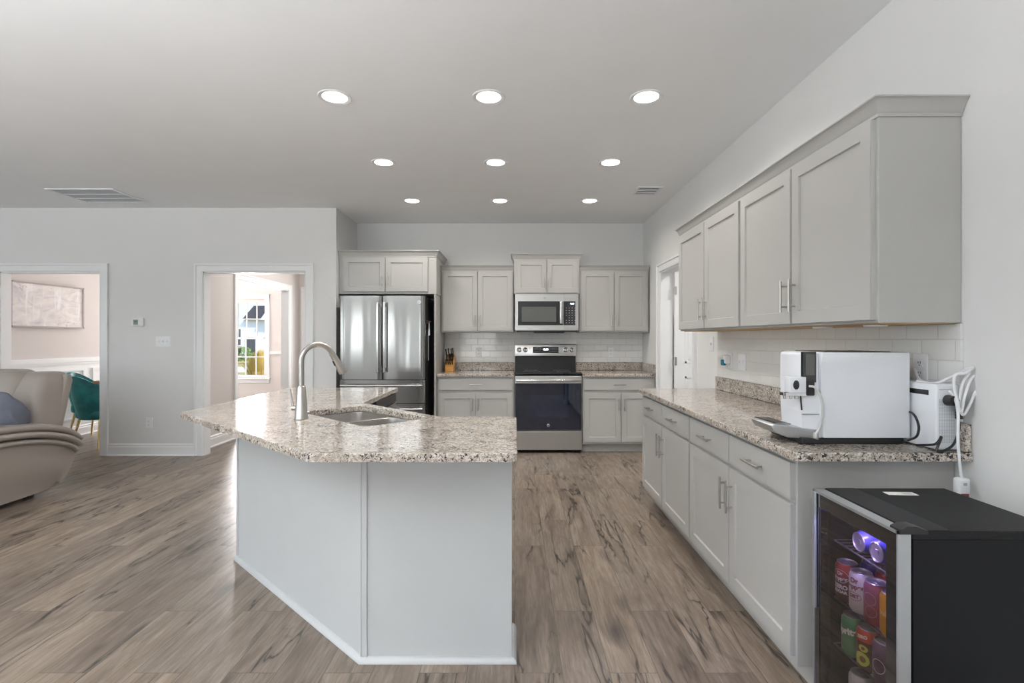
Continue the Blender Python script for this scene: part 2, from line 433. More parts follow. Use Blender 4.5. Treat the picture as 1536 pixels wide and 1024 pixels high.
# dining room + hall beyond
struct('wall_dining', BOX(-5.96, -5.84, YL2, 10.12, 0, CEIL), M_warm)
bm = NB(); WX0, WX1, WZ0, WZ1 = -5.47, -4.87, .545, 2.07
bx(bm, -5.84, WX0, 10, 10.12, 0, CEIL); bx(bm, WX1, -3.52, 10, 10.12, 0, CEIL); bx(bm, WX0, WX1, 10, 10.12, 0, WZ0); bx(bm, WX0, WX1, 10, 10.12, WZ1, CEIL)
struct('wall_dining_front', bm, M_warm)
bm = NB(); bx(bm, HX-.115, HX, YL2, 6.70, 0, CEIL); bx(bm, HX-.115, HX, 8.22, 10, 0, CEIL); bx(bm, HX-.115, HX, 6.70, 8.22, 2.07, CEIL)
struct('wall_hall', bm, M_warm)
struct('wall_foyer', BOX(HX, XR, 8.62, 8.74, 0, CEIL), M_warm)
struct('wall_hall_right', BOX(XR-.115, XR, YB+.12, 8.62, 0, CEIL), M_warm)
# pantry
bm = NB(); bx(bm, XW+.13, 4.0, 6.3, 6.4, 0, CEIL); bx(bm, 3.9, 4.0, 3.6, 6.3, 0, CEIL); bx(bm, XW+.13, 4.0, 3.5, 3.6, 0, CEIL)
struct('wall_pantry', bm, M_wall)

plight = bpy.data.lights.new('pantry_fill_light', 'AREA'); plight.shape = 'DISK'; plight.size = .3; plight.energy = 16; plight.color = (1, .97, .93)  # unseen fill light, added to brighten the open pantry doorway
pl_ = bpy.data.objects.new('pantry_fill_light', plight); COL.objects.link(pl_); pl_.location = (2.7, 4.7, 2.70)
fl_ = bpy.data.lights.new('foyer_fill_light', 'AREA'); fl_.shape = 'DISK'; fl_.size = .3; fl_.energy = 8; fl_.color = (1, .96, .93)  # unseen fill light, added to lift the hall walls
fo_ = bpy.data.objects.new('foyer_fill_light', fl_); COL.objects.link(fo_); fo_.location = (-2.75, 7.1, 2.70)
# casings
def casing_x(bm, x0, x1, zt, y, d=-1, w=.09, t=.02):
    """casing round an opening in a wall facing -Y (d=-1) : profile with a backband"""
    prof = [(0, 0), (t*.55, 0), (t*.75, .01), (t*.75, w*.72), (t*1.25, w*.78), (t*1.25, w), (0, w)]
    for (a, sx) in ((x0, -1), (x1, 1)):
        pts = [(a+sx*p[1], y+d*p[0]) for p in prof]
        prism(bm, pts, 0, zt, 'Z')
    pr = [(y+d*p[0], zt+p[1]) for p in prof]
    A = []
    for p in prof: A.append((bm.verts.new((x0-p[1], y+d*p[0], zt+p[1])), bm.verts.new((x1+p[1], y+d*p[0], zt+p[1]))))
    n = len(A)
    for i in range(n): bm.faces.new((A[i][0], A[(i+1) % n][0], A[(i+1) % n][1], A[i][1]))
    # side caps continuing to the mitre
    for sx, x_, k in ((-1, x0, 0), (1, x1, 1)):
        lo = [bm.verts.new((x_+sx*p[1], y+d*p[0], zt)) for p in prof]
        for i in range(n): bm.faces.new((lo[i], lo[(i+1) % n], A[(i+1) % n][k], A[i][k]))
def jamb_x(bm, x0, x1, zt, y0, y1, t=.012):
    bx(bm, x0, x0+t, y0, y1, 0, zt); bx(bm, x1-t, x1, y0, y1, 0, zt); bx(bm, x0, x1, y0, y1, zt-t, zt)
for i, (a, b) in enumerate((O1, O2)):
    bm = NB(); casing_x(bm, a, b, OZ, YL); jamb_x(bm, a, b, OZ, YL, YL2+.002); casing_x(bm, a, b, OZ, YL2, 1)
    struct('trim_%d' % (i+1), bm, M_trim)
# hall -> dining cased opening (in X plane) : swap axes
def swapxy(bm, off):
    for v_ in bm.verts: v_.co = Vector((off[0]+v_.co.y, off[1]+v_.co.x, v_.co.z))
bm = NB(); casing_x(bm, 6.70, 8.22, 2.07, 0, 1, .085, .018); jamb_x(bm, 6.70, 8.22, 2.07, -.116, .0); swapxy(bm, (HX, 0)); struct('trim_3', bm, M_trim)
bm = NB(); casing_x(bm, DY0, DY1, DZ, 0, -1, .09, .02); jamb_x(bm, DY0, DY1, DZ, 0, .13, .014); swapxy(bm, (XW, 0)); struct('trim_4', bm, M_trim)
# front-door casing on the foyer wall
bm = NB(); casing_x(bm, -3.50, -2.45, 2.07, 8.62); struct('trim_5', bm, M_trim)
struct('door_2', BOX(-3.50, -2.45, 8.60, 8.619, .005, 2.06, .003), M_trim)
# baseboards
BP = [(0, 0), (.015, 0), (.015, .095), (.010, .108), (.012, .122), (.004, .135), (0, .135)]
def baseb(name, path, m=M_trim):
    bm = NB(); sweep(bm, path, BP); sweep(bm, path, [(.015, 0), (.028, 0), (.026, .010), (.015, .018)]); struct(name, bm, m)
baseb('baseboard_left', [(O1[1]+.092, YL), (O2[0]-.092, YL)])
baseb('baseboard_living', [(-8.58, YL), (O1[0]-.092, YL)])
baseb('baseboard_alcove', [(O2[1]+.092, YL), (XR, YL)])
baseb('baseboard_hall', [(HX, YL2+.03), (HX, 6.61)])
baseb('baseboard_dining', [(-5.84, YL2), (-5.84, 9.98)])
baseb('baseboard_right', [(XW, 1.83), (XW, -3.5)])
# outlines for the hall baseboard faces +X, path walked toward -Y keeps the profile on the room's side
# wainscot on the dining wall
bm = NB()
for z0, z1, d in ((.985, 1.045, .022), (.955, .985, .014)): bx(bm, -5.84, -5.84+d, YL2+.03, 9.98, z0, z1)
bx(bm, -5.84, -5.835, YL2+.03, 9.98, .135, .955)
y = 5.95
while y < 9.7:
    y1 = min(y+.99, 9.85)
    for (a, b, c, d) in ((y, y1, .22, .245), (y, y1, .865, .89), (y, y+.025, .245, .865), (y1-.025, y1, .245, .865)): bx(bm, -5.835, -5.822, a, b, c, d)
    y = y1+.13
struct('trim_6', bm, M_trim)
bm = NB(); bx(bm, -5.84, -5.56, 9.975, 10, .985, 1.045); bx(bm, -4.78, HX-.12, 9.975, 10, .985, 1.045); struct('trim_7', bm, M_trim)

# dining window
wn = bpy.data.objects.new('window_1', None); COL.objects.link(wn); wn.location = (-5.17, 10, WZ0); wn['kind'] = 'structure'
bm = NB(); c = .085
bx(bm, WX0-c, WX0, 9.975, 10, WZ0-.02, WZ1+c); bx(bm, WX1, WX1+c, 9.975, 10, WZ0-.02, WZ1+c); bx(bm, WX0-c, WX1+c, 9.972, 10, WZ1, WZ1+c)
obj('casing', bm, M_trim, wn)
obj('window_sill', BOX(WX0-.11, WX1+.11, 9.94, 10, WZ0-.045, WZ0-.018, .004), M_trim, wn)
obj('apron', BOX(WX0-c, WX1+c, 9.98, 10, WZ0-.12, WZ0-.046, .004), M_trim, wn)
zm = 1.30
for nm, z0, z1, y0 in (('upper_sash', zm-.02, WZ1, 10.06), ('lower_sash', WZ0, zm+.02, 10.025)):
    bm = NB(); f = .035
    bx(bm, WX0, WX0+f, y0, y0+.03, z0, z1); bx(bm, WX1-f, WX1, y0, y0+.03, z0, z1); bx(bm, WX0, WX1, y0, y0+.03, z0, z0+f); bx(bm, WX0, WX1, y0, y0+.03, z1-f, z1)
    for k in (1, 2): xx = WX0+(WX1-WX0)*k/3; bx(bm, xx-.009, xx+.009, y0+.005, y0+.024, z0, z1)
    zz = (z0+z1)/2; bx(bm, WX0, WX1, y0+.005, y0+.024, zz-.009, zz+.009)
    s = obj(nm, bm, M_trim, wn); obj('pane', BOX(WX0+f, WX1-f, y0+.012, y0+.016, z0+f, z1-f), M_glass, s)
bm = NB(); bx(bm, WX0+.01, WX1-.01, 9.99, 10.02, WZ1-.09, WZ1); obj('rolled_blind', bm, M_warm, wn)
# rear windows (mullions), seen only in reflections
for i, (a, b) in enumerate(WIN_REAR):
    z0, z1 = (.08, 2.1) if i > 1 else (.7, 2.2)
    bm = NB(); y0, y1 = REAR_Y-.10, REAR_Y-.06
    for (p, q, r, s) in ((a, a+.05, z0, z1), (b-.05, b, z0, z1), (a, b, z0, z0+.06), (a, b, z1-.06, z1), ((a+b)/2-.03, (a+b)/2+.03, z0, z1)): bx(bm, p, q, y0, y1, r, s)
    o = struct('window_%d' % (i+2), bm, M_trim)
for i, (a, b) in enumerate(WIN_LEFT):
    bm = NB(); x0, x1 = LEFT_X-.10, LEFT_X-.06
    for (p, q, r, s) in ((a, a+.05, .7, 2.2), (b-.05, b, .7, 2.2), (a, b, .7, .76), (a, b, 2.14, 2.2), (a, b, 1.42, 1.48)): bx(bm, x0, x1, p, q, r, s)
    struct('window_%d' % (i+6), bm, M_trim)

# pantry door leaf, open into the pantry, hinged on the far jamb
dr = bpy.data.objects.new('door_1', None); COL.objects.link(dr); dr.location = (XW+.14, 5.64, 0); dr['kind'] = 'structure'
bm = NB(); x0, x1, yf = XW+.145, XW+.145+.81, 5.605
_, fs = bx(bm, x0, x1, yf, yf+.035, .01, 2.02)
for (a, b) in ((.11, .36), (.45, .70)):
    for (z0, z1) in ((.22, .88), (1.03, 1.62), (1.75, 1.90)):
        for (p, q_, r, s2) in ((a, b, z0, z0+.016), (a, b, z1-.016, z1), (a, a+.016, z0, z1), (b-.016, b, z0, z1), (a+.035, b-.035, z0+.035, z1-.035)): bx(bm, x0+p, x0+q_, yf-.005, yf+.001, r, s2)
obj('door_panel', bm, M_trim, dr)
for z in (.25, 1.05, 1.82):
    bm = NB(); cyl(bm, (XW+.137, 5.600, z-.045), (XW+.137, 5.600, z+.045), .008, n=10); bx(bm, XW+.137, XW+.165, 5.600, 5.604, z-.045, z+.045); obj('hinge', bm, M_nickel, dr)

# ------------------------------------------------------------------ ceiling lights
def downlight(loc, label):
    t = thing('recessed_light', label, 'ceiling light', loc, 0, 'recessed lights in the kitchen ceiling')
    bm = NB(); lathe(bm, [(.073, 0), (.094, -.0035), (.098, -.001), (.098, .002), (.073, .002), (.073, 0)], 40, cap=False); obj('trim_ring', bm, M_white, t, 30, world=False)
    bm = NB(); lathe(bm, [(0.0001, -.002), (.060, -.002), (.073, .0005), (.073, .0015), (.0001, .0015)], 40); obj('lens', bm, M_lamp, t, 30, world=False)
    d = bpy.data.lights.new('lamp_light', 'AREA'); d.shape = 'DISK'; d.size = .13; d.energy = 3.5; d.color = (1, .945, .88); d.spread = math.radians(150)
    lo = bpy.data.objects.new('lamp_light', d); COL.objects.link(lo); lo.parent = t; lo.location = (0, 0, -.006)
    return t
rows = [(3.06, 'nearest row'), (4.20, 'middle row'), (5.37, 'back row')]
cols = [(-1.075, 'left'), (-.155, 'middle'), (.787, 'right')]
proto = None
for y, rn in rows:
    for x, cn in cols:
        lab = 'round recessed ceiling light, %s one of the %s' % (cn, rn)
        if proto is None: proto = downlight((x, y, CEIL-.002), lab)
        else:
            c = copy_tree(proto); c.location = (x, y, CEIL-.002); c['label'] = lab
# vents
def vent(name, label, x0, x1, y0, y1, slats, along='x', fr=.03):
    t = thing(name, label, 'vent', ((x0+x1)/2, (y0+y1)/2, CEIL))
    bm = NB(); z0 = CEIL-.010
    bx(bm, x0, x1, y0, y0+fr, z0, CEIL); bx(bm, x0, x1, y1-fr, y1, z0, CEIL); bx(bm, x0, x0+fr, y0+fr, y1-fr, z0, CEIL); bx(bm, x1-fr, x1, y0+fr, y1-fr, z0, CEIL)
    obj('frame', bm, M_white, t)
    obj('backing', BOX(x0+fr, x1-fr, y0+fr, y1-fr, CEIL-.003, CEIL-.001), M_greytxt, t)
    bm = NB()
    for k in range(slats):
        if along == 'x':
            y = y0+fr+(y1-y0-2*fr)*(k+.5)/slats; q = bx(bm, x0+fr, x1-fr, y-.010, y+.003, z0+.001, z0+.003)[0]
            for v_ in q[:]:
                if v_.co.y > y: v_.co.z += .006
        else:
            x = x0+fr+(x1-x0-2*fr)*(k+.5)/slats; q = bx(bm, x-.010, x+.003, y0+fr, y1-fr, z0+.001, z0+.003)[0]
            for v_ in q[:]:
                if v_.co.x > x: v_.co.z += .006
    obj('louvres', bm, M_white, t)
    bm = NB()
    for k in (1, 2):
        yy = y0+fr+(y1-y0-2*fr)*k/3; bx(bm, x0+fr, x1-fr, yy-.007, yy+.007, z0-.001, z0+.004)
    obj('divider_bars', bm, M_white, t); return t
vent('ceiling_vent', 'large white return air grille in the ceiling at left', -4.52, -3.86, 4.92, 5.42, 22)
vent('ceiling_vent', 'small white supply register in the ceiling by the right wall', 1.17, 1.41, 4.86, 5.13, 8, 'x', .025)

# ------------------------------------------------------------------ cabinets
def panel_bm(x0, x1, z0, z1, y, th=.02, rail=.057, shaker=True):
    bm = NB(); _, fs = bx(bm, x0, x1, y-th, y, z0, z1)
    f = fs[2]; bm.normal_update()
    if shaker:
        bmesh.ops.inset_region(bm, faces=[f], thickness=rail, depth=0, use_even_offset=True)
        bmesh.ops.inset_region(bm, faces=[f], thickness=.003, depth=0, use_even_offset=True)
        bmesh.ops.translate(bm, verts=f.verts, vec=(0, .009, 0))
    out = [e for e in bm.edges if sum(abs(v_.co.y-(y-th)) < 1e-6 and (abs(v_.co.x-x0) < 1e-6 or abs(v_.co.x-x1) < 1e-6 or abs(v_.co.z-z0) < 1e-6 or abs(v_.co.z-z1) < 1e-6) for v_ in e.verts) == 2]
    bmesh.ops.bevel(bm, geom=out, offset=.0025, segments=2, affect='EDGES')
    return bm
def handle_bm(x, z, y, length=.135, vert=True, r=.0055, stand=.030):
    bm = NB(); h = length/2; s = length*.32
    if vert:
        cyl(bm, (x, y-stand, z-h), (x, y-stand, z+h), r, n=12)
        for k in (-s, s): cyl(bm, (x, y, z+k), (x, y-stand, z+k), r*.8, n=10)
    else:
        cyl(bm, (x-h, y-stand, z), (x+h, y-stand, z), r, n=12)
        for k in (-s, s): cyl(bm, (x+k, y, z), (x+k, y-stand, z), r*.8, n=10)
    return bm
def cabinet(name, label, loc, rz, w, d, z0, z1, doors=(), drawers=(), toe=0, group=None, m=None, under=False, crown=None, cat='cabinet', hl=.135):
    m = m or M_cab
    t = thing(name, label, cat, loc, rz, group)
    bm = NB(); bz = z0+toe
    bx(bm, 0, w, 0, d, bz, z1)
    bevel_all(bm, .0015)
    if toe: bx(bm, 0.0, w, .075, d, z0, bz+.001)
    obj('carcass', bm, m, t, world=False)
    if under:
        obj('underside_panel', BOX(.018, w-.018, .02, d-.004, bz-.004, bz+.001), M_rawwood, t, world=False)
    for (a, b, c, e, hs) in doors:
        dd = obj('door', panel_bm(a, b, c, e, 0), m, t, world=False)
        if hs:
            hx = b-.030 if hs[0] == 'r' else a+.030
            hz = c+.055+hl/2 if hs[1] == 'b' else e-.055-hl/2
            obj('handle', handle_bm(hx, hz, -.02, hl), M_nickel, dd, 40, world=False)
    for (a, b, c, e) in drawers:
        dd = obj('drawer', panel_bm(a, b, c, e, 0, shaker=False), m, t, world=False)
        obj('handle', handle_bm((a+b)/2, (c+e)/2, -.02, hl, False), M_nickel, dd, 40, world=False)
    if crown:
        l_, r_ = crown
        path = [(0, 0), (w, 0)]
        if l_: path = [(0, d-.01)]+path
        if r_: path = path+[(w, d-.01)]
        bm = NB(); sweep(bm, path, CROWN(z1)); obj('crown_molding', bm, m, t, 40, world=False)
    return t
def CROWN(z, h=.058, o=.036):
    return [(-.004, z-.012), (.006, z-.012), (.006, z), (.010, z+.004), (.014, z+h*.30), (.022, z+h*.62), (o-.004, z+h*.86), (o, z+h*.90), (o, z+h), (-.02, z+h), (-.02, z+h-.006), (-.004, z+h*.5)]
UF = YB-.335
GB = 'upper cabinets on the back wall'; GL = 'lower cabinets on the back wall'
ZC = .868; CT = .898
# back uppers
cabinet('upper_cabinet', 'grey two-door upper cabinet between fridge and microwave', (-.875, UF, 0), 0, .86, .325, 1.368, 2.105,
        [(.022, .432, 1.386, 2.09, 'rb'), (.438, .846, 1.386, 2.09, 'lb')], group=GB, crown=(0, 0))
cabinet('upper_cabinet', 'grey two-door upper cabinet right of the microwave by the side wall', (.770, UF, 0), 0, .825, .325, 1.368, 2.105,
        [(.018, .408, 1.386, 2.09, 'rb'), (.414, .806, 1.386, 2.09, 'lb')], group=GB, crown=(0, 0))
cabinet('upper_cabinet', 'short raised grey cabinet directly above the microwave', (-.008, UF-.04, 0), 0, .772, .365, 1.822, 2.235,
        [(.022, .383, 1.835, 2.22, 'rb'), (.389, .750, 1.835, 2.22, 'lb')], group=GB, crown=(1, 1), hl=.12)
FF = YB-.68
t = cabinet('upper_cabinet', 'deep grey two-door cabinet above the refrigerator', (XR+.004, FF, 0), 0, 1.094, .67, 1.795, 2.225,
            [(.055, .520, 1.822, 2.205, 'rb'), (.527, 1.000, 1.822, 2.205, 'lb')], group=GB, crown=(0, 1), hl=.12)
tag(obj('fridge_side_panel', BOX(-.905, -.883, FF+.002, YB-.002, 0, 1.793, .0015), M_cab), 'tall grey side panel standing right of the refrigerator', 'panel')
# back bases
BF = YB-.625
cabinet('lower_cabinet', 'grey base cabinet left of the range, one drawer over two doors', (-.879, BF, 0), 0, .872, .62, 0, ZC-.002,
        [(.024, .434, .125, .675, 'rt'), (.440, .852, .125, .675, 'lt')], [(.024, .852, .712, .838)], .10, GL)
cabinet('lower_cabinet', 'grey base cabinet right of the range, one drawer over two doors', (.769, BF, 0), 0, .835, .62, 0, ZC-.002,
        [(.018, .432, .125, .675, 'rt'), (.438, .818, .125, .675, 'lt')], [(.018, .818, .712, .838)], .10, GL)
# right uppers: local x runs towards the camera
RU = XW-.30; Y0U, Y1U = 1.843, 4.04; wu = (Y1U-Y0U)/2
for k, lab in ((0, 'grey two-door upper cabinet at the far end of the right wall'), (1, 'grey two-door upper cabinet nearest the camera on the right wall')):
    cabinet('upper_cabinet', lab, (RU, Y1U-k*wu, 0), -PI/2, wu, .298, 1.355, 2.105,
            [(.012, wu/2-.006, 1.366, 2.092, 'rb'), (wu/2+.006, wu-.012, 1.366, 2.092, 'lb')], group='upper cabinets on the right wall', under=True, hl=.15)
bm = NB(); sweep(bm, [(XW-.003, Y1U), (RU, Y1U), (RU, Y0U), (XW-.003, Y0U)], CROWN(2.108, .052, .036))
o = obj('crown_molding', bm, M_cab, None, 40); tag(o, 'grey crown molding along the top of the right wall cabinets', 'molding')
# right bases
RB = 1.032; Y0B, Y1B = 1.870, 4.07; wb = (Y1B-Y0B)/2
for k, lab in ((0, 'grey base cabinet at the far end of the right counter'), (1, 'grey base cabinet nearest the camera beside the beverage fridge')):
    cabinet('lower_cabinet', lab+', two drawers over two doors', (RB, Y1B-k*wb, 0), -PI/2, wb, .573, 0, ZC-.002,
            [(.012, wb/2-.004, .135, .690, 'rt'), (wb/2+.004, wb-.010, .135, .690, 'lt')],
            [(.012, wb/2-.004, .708, .842), (wb/2+.004, wb-.010, .708, .842)], .10, 'base cabinets under the right counter', hl=.15)

# ------------------------------------------------------------------ worktops and splashes
def granite_top(name, label, pts, r, holes=(), z0=ZC, z1=CT):
    bm = NB(); slab(bm, rounded(pts, r), holes, z0, z1); o = obj(name, bm, M_granite, None); return tag(o, label, 'countertop')
CFY = BF-.04
granite_top('countertop', 'granite worktop left of the range with the knife block on it', [(-.879, CFY), (-.004, CFY), (-.004, YB-.002), (-.879, YB-.002)], .004)
granite_top('countertop', 'granite worktop between the range and the right wall', [(.767, CFY), (XW-.004, CFY), (XW-.004, YB-.002), (.767, YB-.002)], .004)
granite_top('countertop', 'long granite worktop on the right wall under the coffee machine', [(.985, Y0B-.075), (XW-.003, Y0B-.075), (XW-.003, Y1B+.02), (.985, Y1B+.02)], [.035, .002, .002, .01])
def splash(label, x0, x1, y0, y1, h=.10): tag(obj('granite_splash', BOX(x0, x1, y0, y1, CT+.001, CT+h, .002), M_granite), label, 'backsplash strip')
splash('low granite splash behind the worktop left of the range', -.878, -.004, YB-.024, YB-.002)
splash('low granite splash behind the worktop right of the range', .767, XW-.027, YB-.024, YB-.002)
splash('short granite side splash on the right wall by the range worktop', XW-.024, XW-.003, CFY+.01, YB-.002)
splash('long granite splash on the right wall behind the coffee machine', XW-.024, XW-.003, Y0B-.07, Y1B-.02)
bm = NB(); bx(bm, -.877, -.001, YB-.008, YB-.001, CT+.102, 1.366); bx(bm, -.001, .764, YB-.008, YB-.001, .90, 1.40); bx(bm, .764, XW-.002, YB-.008, YB-.001, CT+.102, 1.366)
tag(obj('tile_backsplash', bm, M_tileB), 'glossy grey-white subway tile behind the range', 'backsplash')
bm = NB(); bx(bm, XW-.009, XW-.001, Y0U+.005, Y1B-.02, CT+.102, 1.352); bx(bm, XW-.012, XW-.001, Y0U-.007, Y0U+.005, CT+.102, 1.352)
tag(obj('tile_backsplash', bm, M_tileR), 'glossy grey-white subway tile on the right wall under the cabinets', 'backsplash')

# ------------------------------------------------------------------ island
isl = thing('kitchen_island', 'angled light grey kitchen island base under the granite top', 'kitchen island', (-.8, 2.8, 0))
Q = .12
base = [(-1.634, 4.12), (-1.634, 3.017), (-.614, 2.06), (-.012, 2.06), (-.012, 2.58), (-.385, 2.58), (-.975, 3.15), (-.975, 4.12)]
bm = NB()
A = [bm.verts.new((x, y, 0)) for x, y in base]; B = [bm.verts.new((x, y, ZC-.002)) for x, y in base]
for i in range(len(base)): bm.faces.new((A[i], A[(i+1) % 8], B[(i+1) % 8], B[i]))
bm.faces.new(A[::-1])
obj('island_body', bm, M_island, isl)
# corner boards and quarter round
def board(bm, a, b, s0, s1, z0, z1, t=.006):
    a = Vector(a); b = Vector(b); d = (b-a).normalized(); n = Vector((d.y, -d.x))
    pts = [a+d*s0-n*.001, a+d*s1-n*.001, a+d*s1+n*t, a+d*s0+n*t]; prism(bm, [(p.x, p.y) for p in pts], z0, z1)
pA, pB, pC, pD = (Vector(base[i]) for i in range(4))
L1 = (pC-pB).length; L2 = (pD-pC).length; L0 = (pB-pA).length
for (a, b, s0, s1) in ((pA, pB, L0-.022, L0), (pB, pC, 0, .022), (pB, pC, L1-.004, L1+.002), (pC, pD, 0, .020), (pC, pD, L2-.018, L2)):
    bm = NB(); board(bm, a, b, s0, s1, 0, ZC-.004); obj('corner_board', bm, M_island, isl)
bm = NB(); prof = [(0, 0), (.020, 0), (.019, .008), (.014, .016), (.007, .021), (0, .022)]
sweep(bm, [base[0], base[1], base[2], base[3], (base[3][0], 2.30)], prof); obj('base_shoe', bm, M_island, isl, 40)
# kitchen-side fronts
def front_local(bm_f, m, p, ang, name, par):
    o = obj(name, bm_f, m, par, world=False); o.location = Vector((p[0], p[1], 0))-isl.location; o.rotation_euler = (0, 0, ang); return o
# faces +Y (right arm): local -Y -> +Y : rotate pi ; local x runs to -X
d = front_local(panel_bm(.02, .35, .125, .69, 0), M_island, (-.014, 2.582), PI, 'door', isl)
obj('handle', handle_bm(.32, .58, -.02), M_nickel, d, 40, world=False)
d = front_local(panel_bm(.02, .35, .708, .842, 0, shaker=False), M_island, (-.014, 2.582), PI, 'drawer', isl)
obj('handle', handle_bm(.185, .775, -.02, vert=False), M_nickel, d, 40, world=False)
ang = math.atan2(3.15-2.58, -.975+.385); Ld = math.hypot(.57, .59)
for a, b, s in ((.03, Ld/2-.003, 'r'), (Ld/2+.003, Ld-.03, 'l')):
    d = front_local(panel_bm(a, b, .125, .69, 0), M_island, (-.386, 2.582), ang, 'door', isl)
    obj('handle', handle_bm(b-.03 if s == 'r' else a+.03, .58, -.02), M_nickel, d, 40, world=False)
front_local(panel_bm(.03, Ld-.03, .708, .842, 0, shaker=False), M_island, (-.386, 2.582), ang, 'false_drawer_front', isl)
# dishwasher in the back arm, front faces +X
dw = thing('dishwasher', 'stainless dishwasher built into the island arm opposite the fridge', 'dishwasher', (-.97, 3.80, 0))
obj('door', BOX(-.974, -.945, 3.50, 4.09, .12, .79, .004, 2), M_steel, dw); obj('control_strip', BOX(-.974, -.945, 3.50, 4.09, .795, .862, .003), M_black, dw)
bm = NB(); cyl(bm, (-.915, 3.56, .74), (-.915, 4.03, .74), .010, n=12); [cyl(bm, (-.945, y, .74), (-.915, y, .74), .007, n=8) for y in (3.60, 3.99)]; obj('handle', bm, M_steel, dw, 40)
# top with sink cut-out
top = [(-.95, 4.175), (-1.875, 4.175), (-1.80, 2.78), (-.725, 1.785), (.010, 1.785), (.010, 2.63), (-.385, 2.63), (-.945, 3.18)]
top = [(-.95, 4.175), (-1.845, 4.175), (-1.815, 2.775), (-.725, 1.785), (.010, 1.785), (.010, 2.63), (-.385, 2.63), (-.945, 3.19)]
SCn = Vector((-.795, 2.695)); SD = Vector((.72, -.694)).normalized(); SN = Vector((SD.y, -SD.x))*-1   # SN points to the kitchen side
def sk(u, v_): p = SCn+SD*u+SN*v_; return (p.x, p.y)
hole = rounded([sk(-.34, -.185), sk(.34, -.185), sk(.34, .185), sk(-.34, .185)], .07, 6)
bm = NB(); slab(bm, rounded(top, [.02, .02, .05, .05, .03, .03, .05, .03]), [hole], ZC, CT, .005, 3)
tag(obj('island_countertop', bm, M_granite, None), 'polished speckled granite island top with sink cut-out', 'countertop')
snk = thing('kitchen_sink', 'undermount stainless double-bowl sink in the island', 'sink', (SCn.x, SCn.y, ZC-.19))
def bowl(u0, u1, nm):
    bm = NB(); v0 = .175; prev = None
    for z, ins, r in ((ZC-.001, -.012, .075), (ZC-.004, .0, .07), (ZC-.03, .004, .065), (ZC-.15, .012, .06), (ZC-.178, .028, .05), (ZC-.182, .06, .04)):
        pts = rounded([sk(u0+ins, -v0+ins), sk(u1-ins, -v0+ins), sk(u1-ins, v0-ins), sk(u0+ins, v0-ins)], r, 6)
        ring = [bm.verts.new((p[0], p[1], z)) for p in pts]
        if prev:
            for i in range(len(ring)): bm.faces.new((prev[i], prev[(i+1) % len(ring)], ring[(i+1) % len(ring)], ring[i]))
        prev = ring
    bm.faces.new(prev)
    b = obj(nm, bm, M_steelh, snk, 50)
    c = sk((u0+u1)/2, 0); bm = NB(); lathe(bm, [(.0001, ZC-.179), (.030, ZC-.179), (.040, ZC-.1805), (.040, ZC-.182), (.0001, ZC-.182)], 24, (c[0], c[1], 0)); obj('drain', bm, M_chrome, b, 40)
bowl(-.345, -.008, 'bowl'); bowl(.008, .345, 'bowl')
# faucet
FX, FY = -1.063, 2.55; fd = Vector((.69, .72, 0)).normalized()
fc = thing('kitchen_faucet', 'brushed nickel gooseneck faucet standing left of the island sink', 'faucet', (FX, FY, CT))
bm = NB(); lathe(bm, [(.033, CT), (.034, CT+.003), (.031, CT+.008), (.021, CT+.16), (.0165, CT+.165), (.0001, CT+.165)], 32, (FX, FY, 0)); obj('base', bm, M_nickel, fc, 40)
F0 = Vector((FX, FY, 0)); pts = [F0+Vector((0, 0, CT+.16)), F0+Vector((0, 0, CT+.22)), F0+Vector((0, 0, CT+.28))]
R = .085
for k in range(1, 12):
    a = PI-(PI*.86)*k/11; pts.append(F0+fd*(R+R*math.cos(a))+Vector((0, 0, CT+.285+R*math.sin(a))))
bm = NB(); tube(bm, pts, .0135, 16, 4); obj('gooseneck', bm, M_nickel, fc, 60)
e = pts[-1]; dd = (pts[-1]-pts[-2]).normalized()
bm = NB(); cyl(bm, e-dd*.004, e+dd*.03, .0155, .0165, 24); cyl(bm, e+dd*.03, e+dd*.115, .0165, .0235, 24); cyl(bm, e+dd*.115, e+dd*.118, .0235, .020, 24)
h = obj('spray_head', bm, M_nickel, fc, 40)
bm = NB(); sd_ = fd.cross(Vector((0, 0, 1))).normalized()*1.0
cb = e+dd*.045-Vector((fd.x, fd.y, 0))*.018
cyl(bm, cb, cb+dd*.03-Vector((fd.x, fd.y, 0))*.004, .006, .005, 12); obj('spray_button', bm, M_black, h)
hb = F0+Vector((0, 0, CT+.055)); hd = Vector((-1, -.1, 0)).normalized()
bm = NB(); cyl(bm, hb, hb+hd*.045, .013, .012, 18); cyl(bm, hb+hd*.038, hb+hd*.044+Vector((-.012, 0, .095)), .0065, .0045, 12); obj('lever', bm, M_nickel, fc, 40)

# ------------------------------------------------------------------ refrigerator
FXL, FXR = -1.893, -.972; FY0 = 5.53; FB = 5.60
fr = thing('refrigerator', 'stainless french-door refrigerator with two freezer drawers', 'refrigerator', ((FXL+FXR)/2, 5.95, 0))
obj('body', BOX(FXL+.004, FXR-.002, FB+.006, 6.38, .02, 1.752, .004), M_black, fr)
obj('toe_grille', BOX(FXL+.02, FXR-.02, FB+.01, FB+.05, 0, .06), M_black, fr)
def curved_door(x0, x1, z0, z1, bow=.007, th=.062):
    bm = NB(); n = 16; F = []; Bk = []
    for i in range(n+1):
        u = i/n; x = x0+(x1-x0)*u; e_ = min(u, 1-u)*(x1-x0); rr = .014
        y = FY0+bow*(2*u-1)**2
        if e_ < rr: y += rr-math.sqrt(max(0, rr*rr-(rr-e_)**2))
        F.append((x, y))
    xs = F+[(x1, FB), (x0, FB)]
    prism(bm, xs, z0, z1); return bm
xm = (FXL+FXR)/2-.002
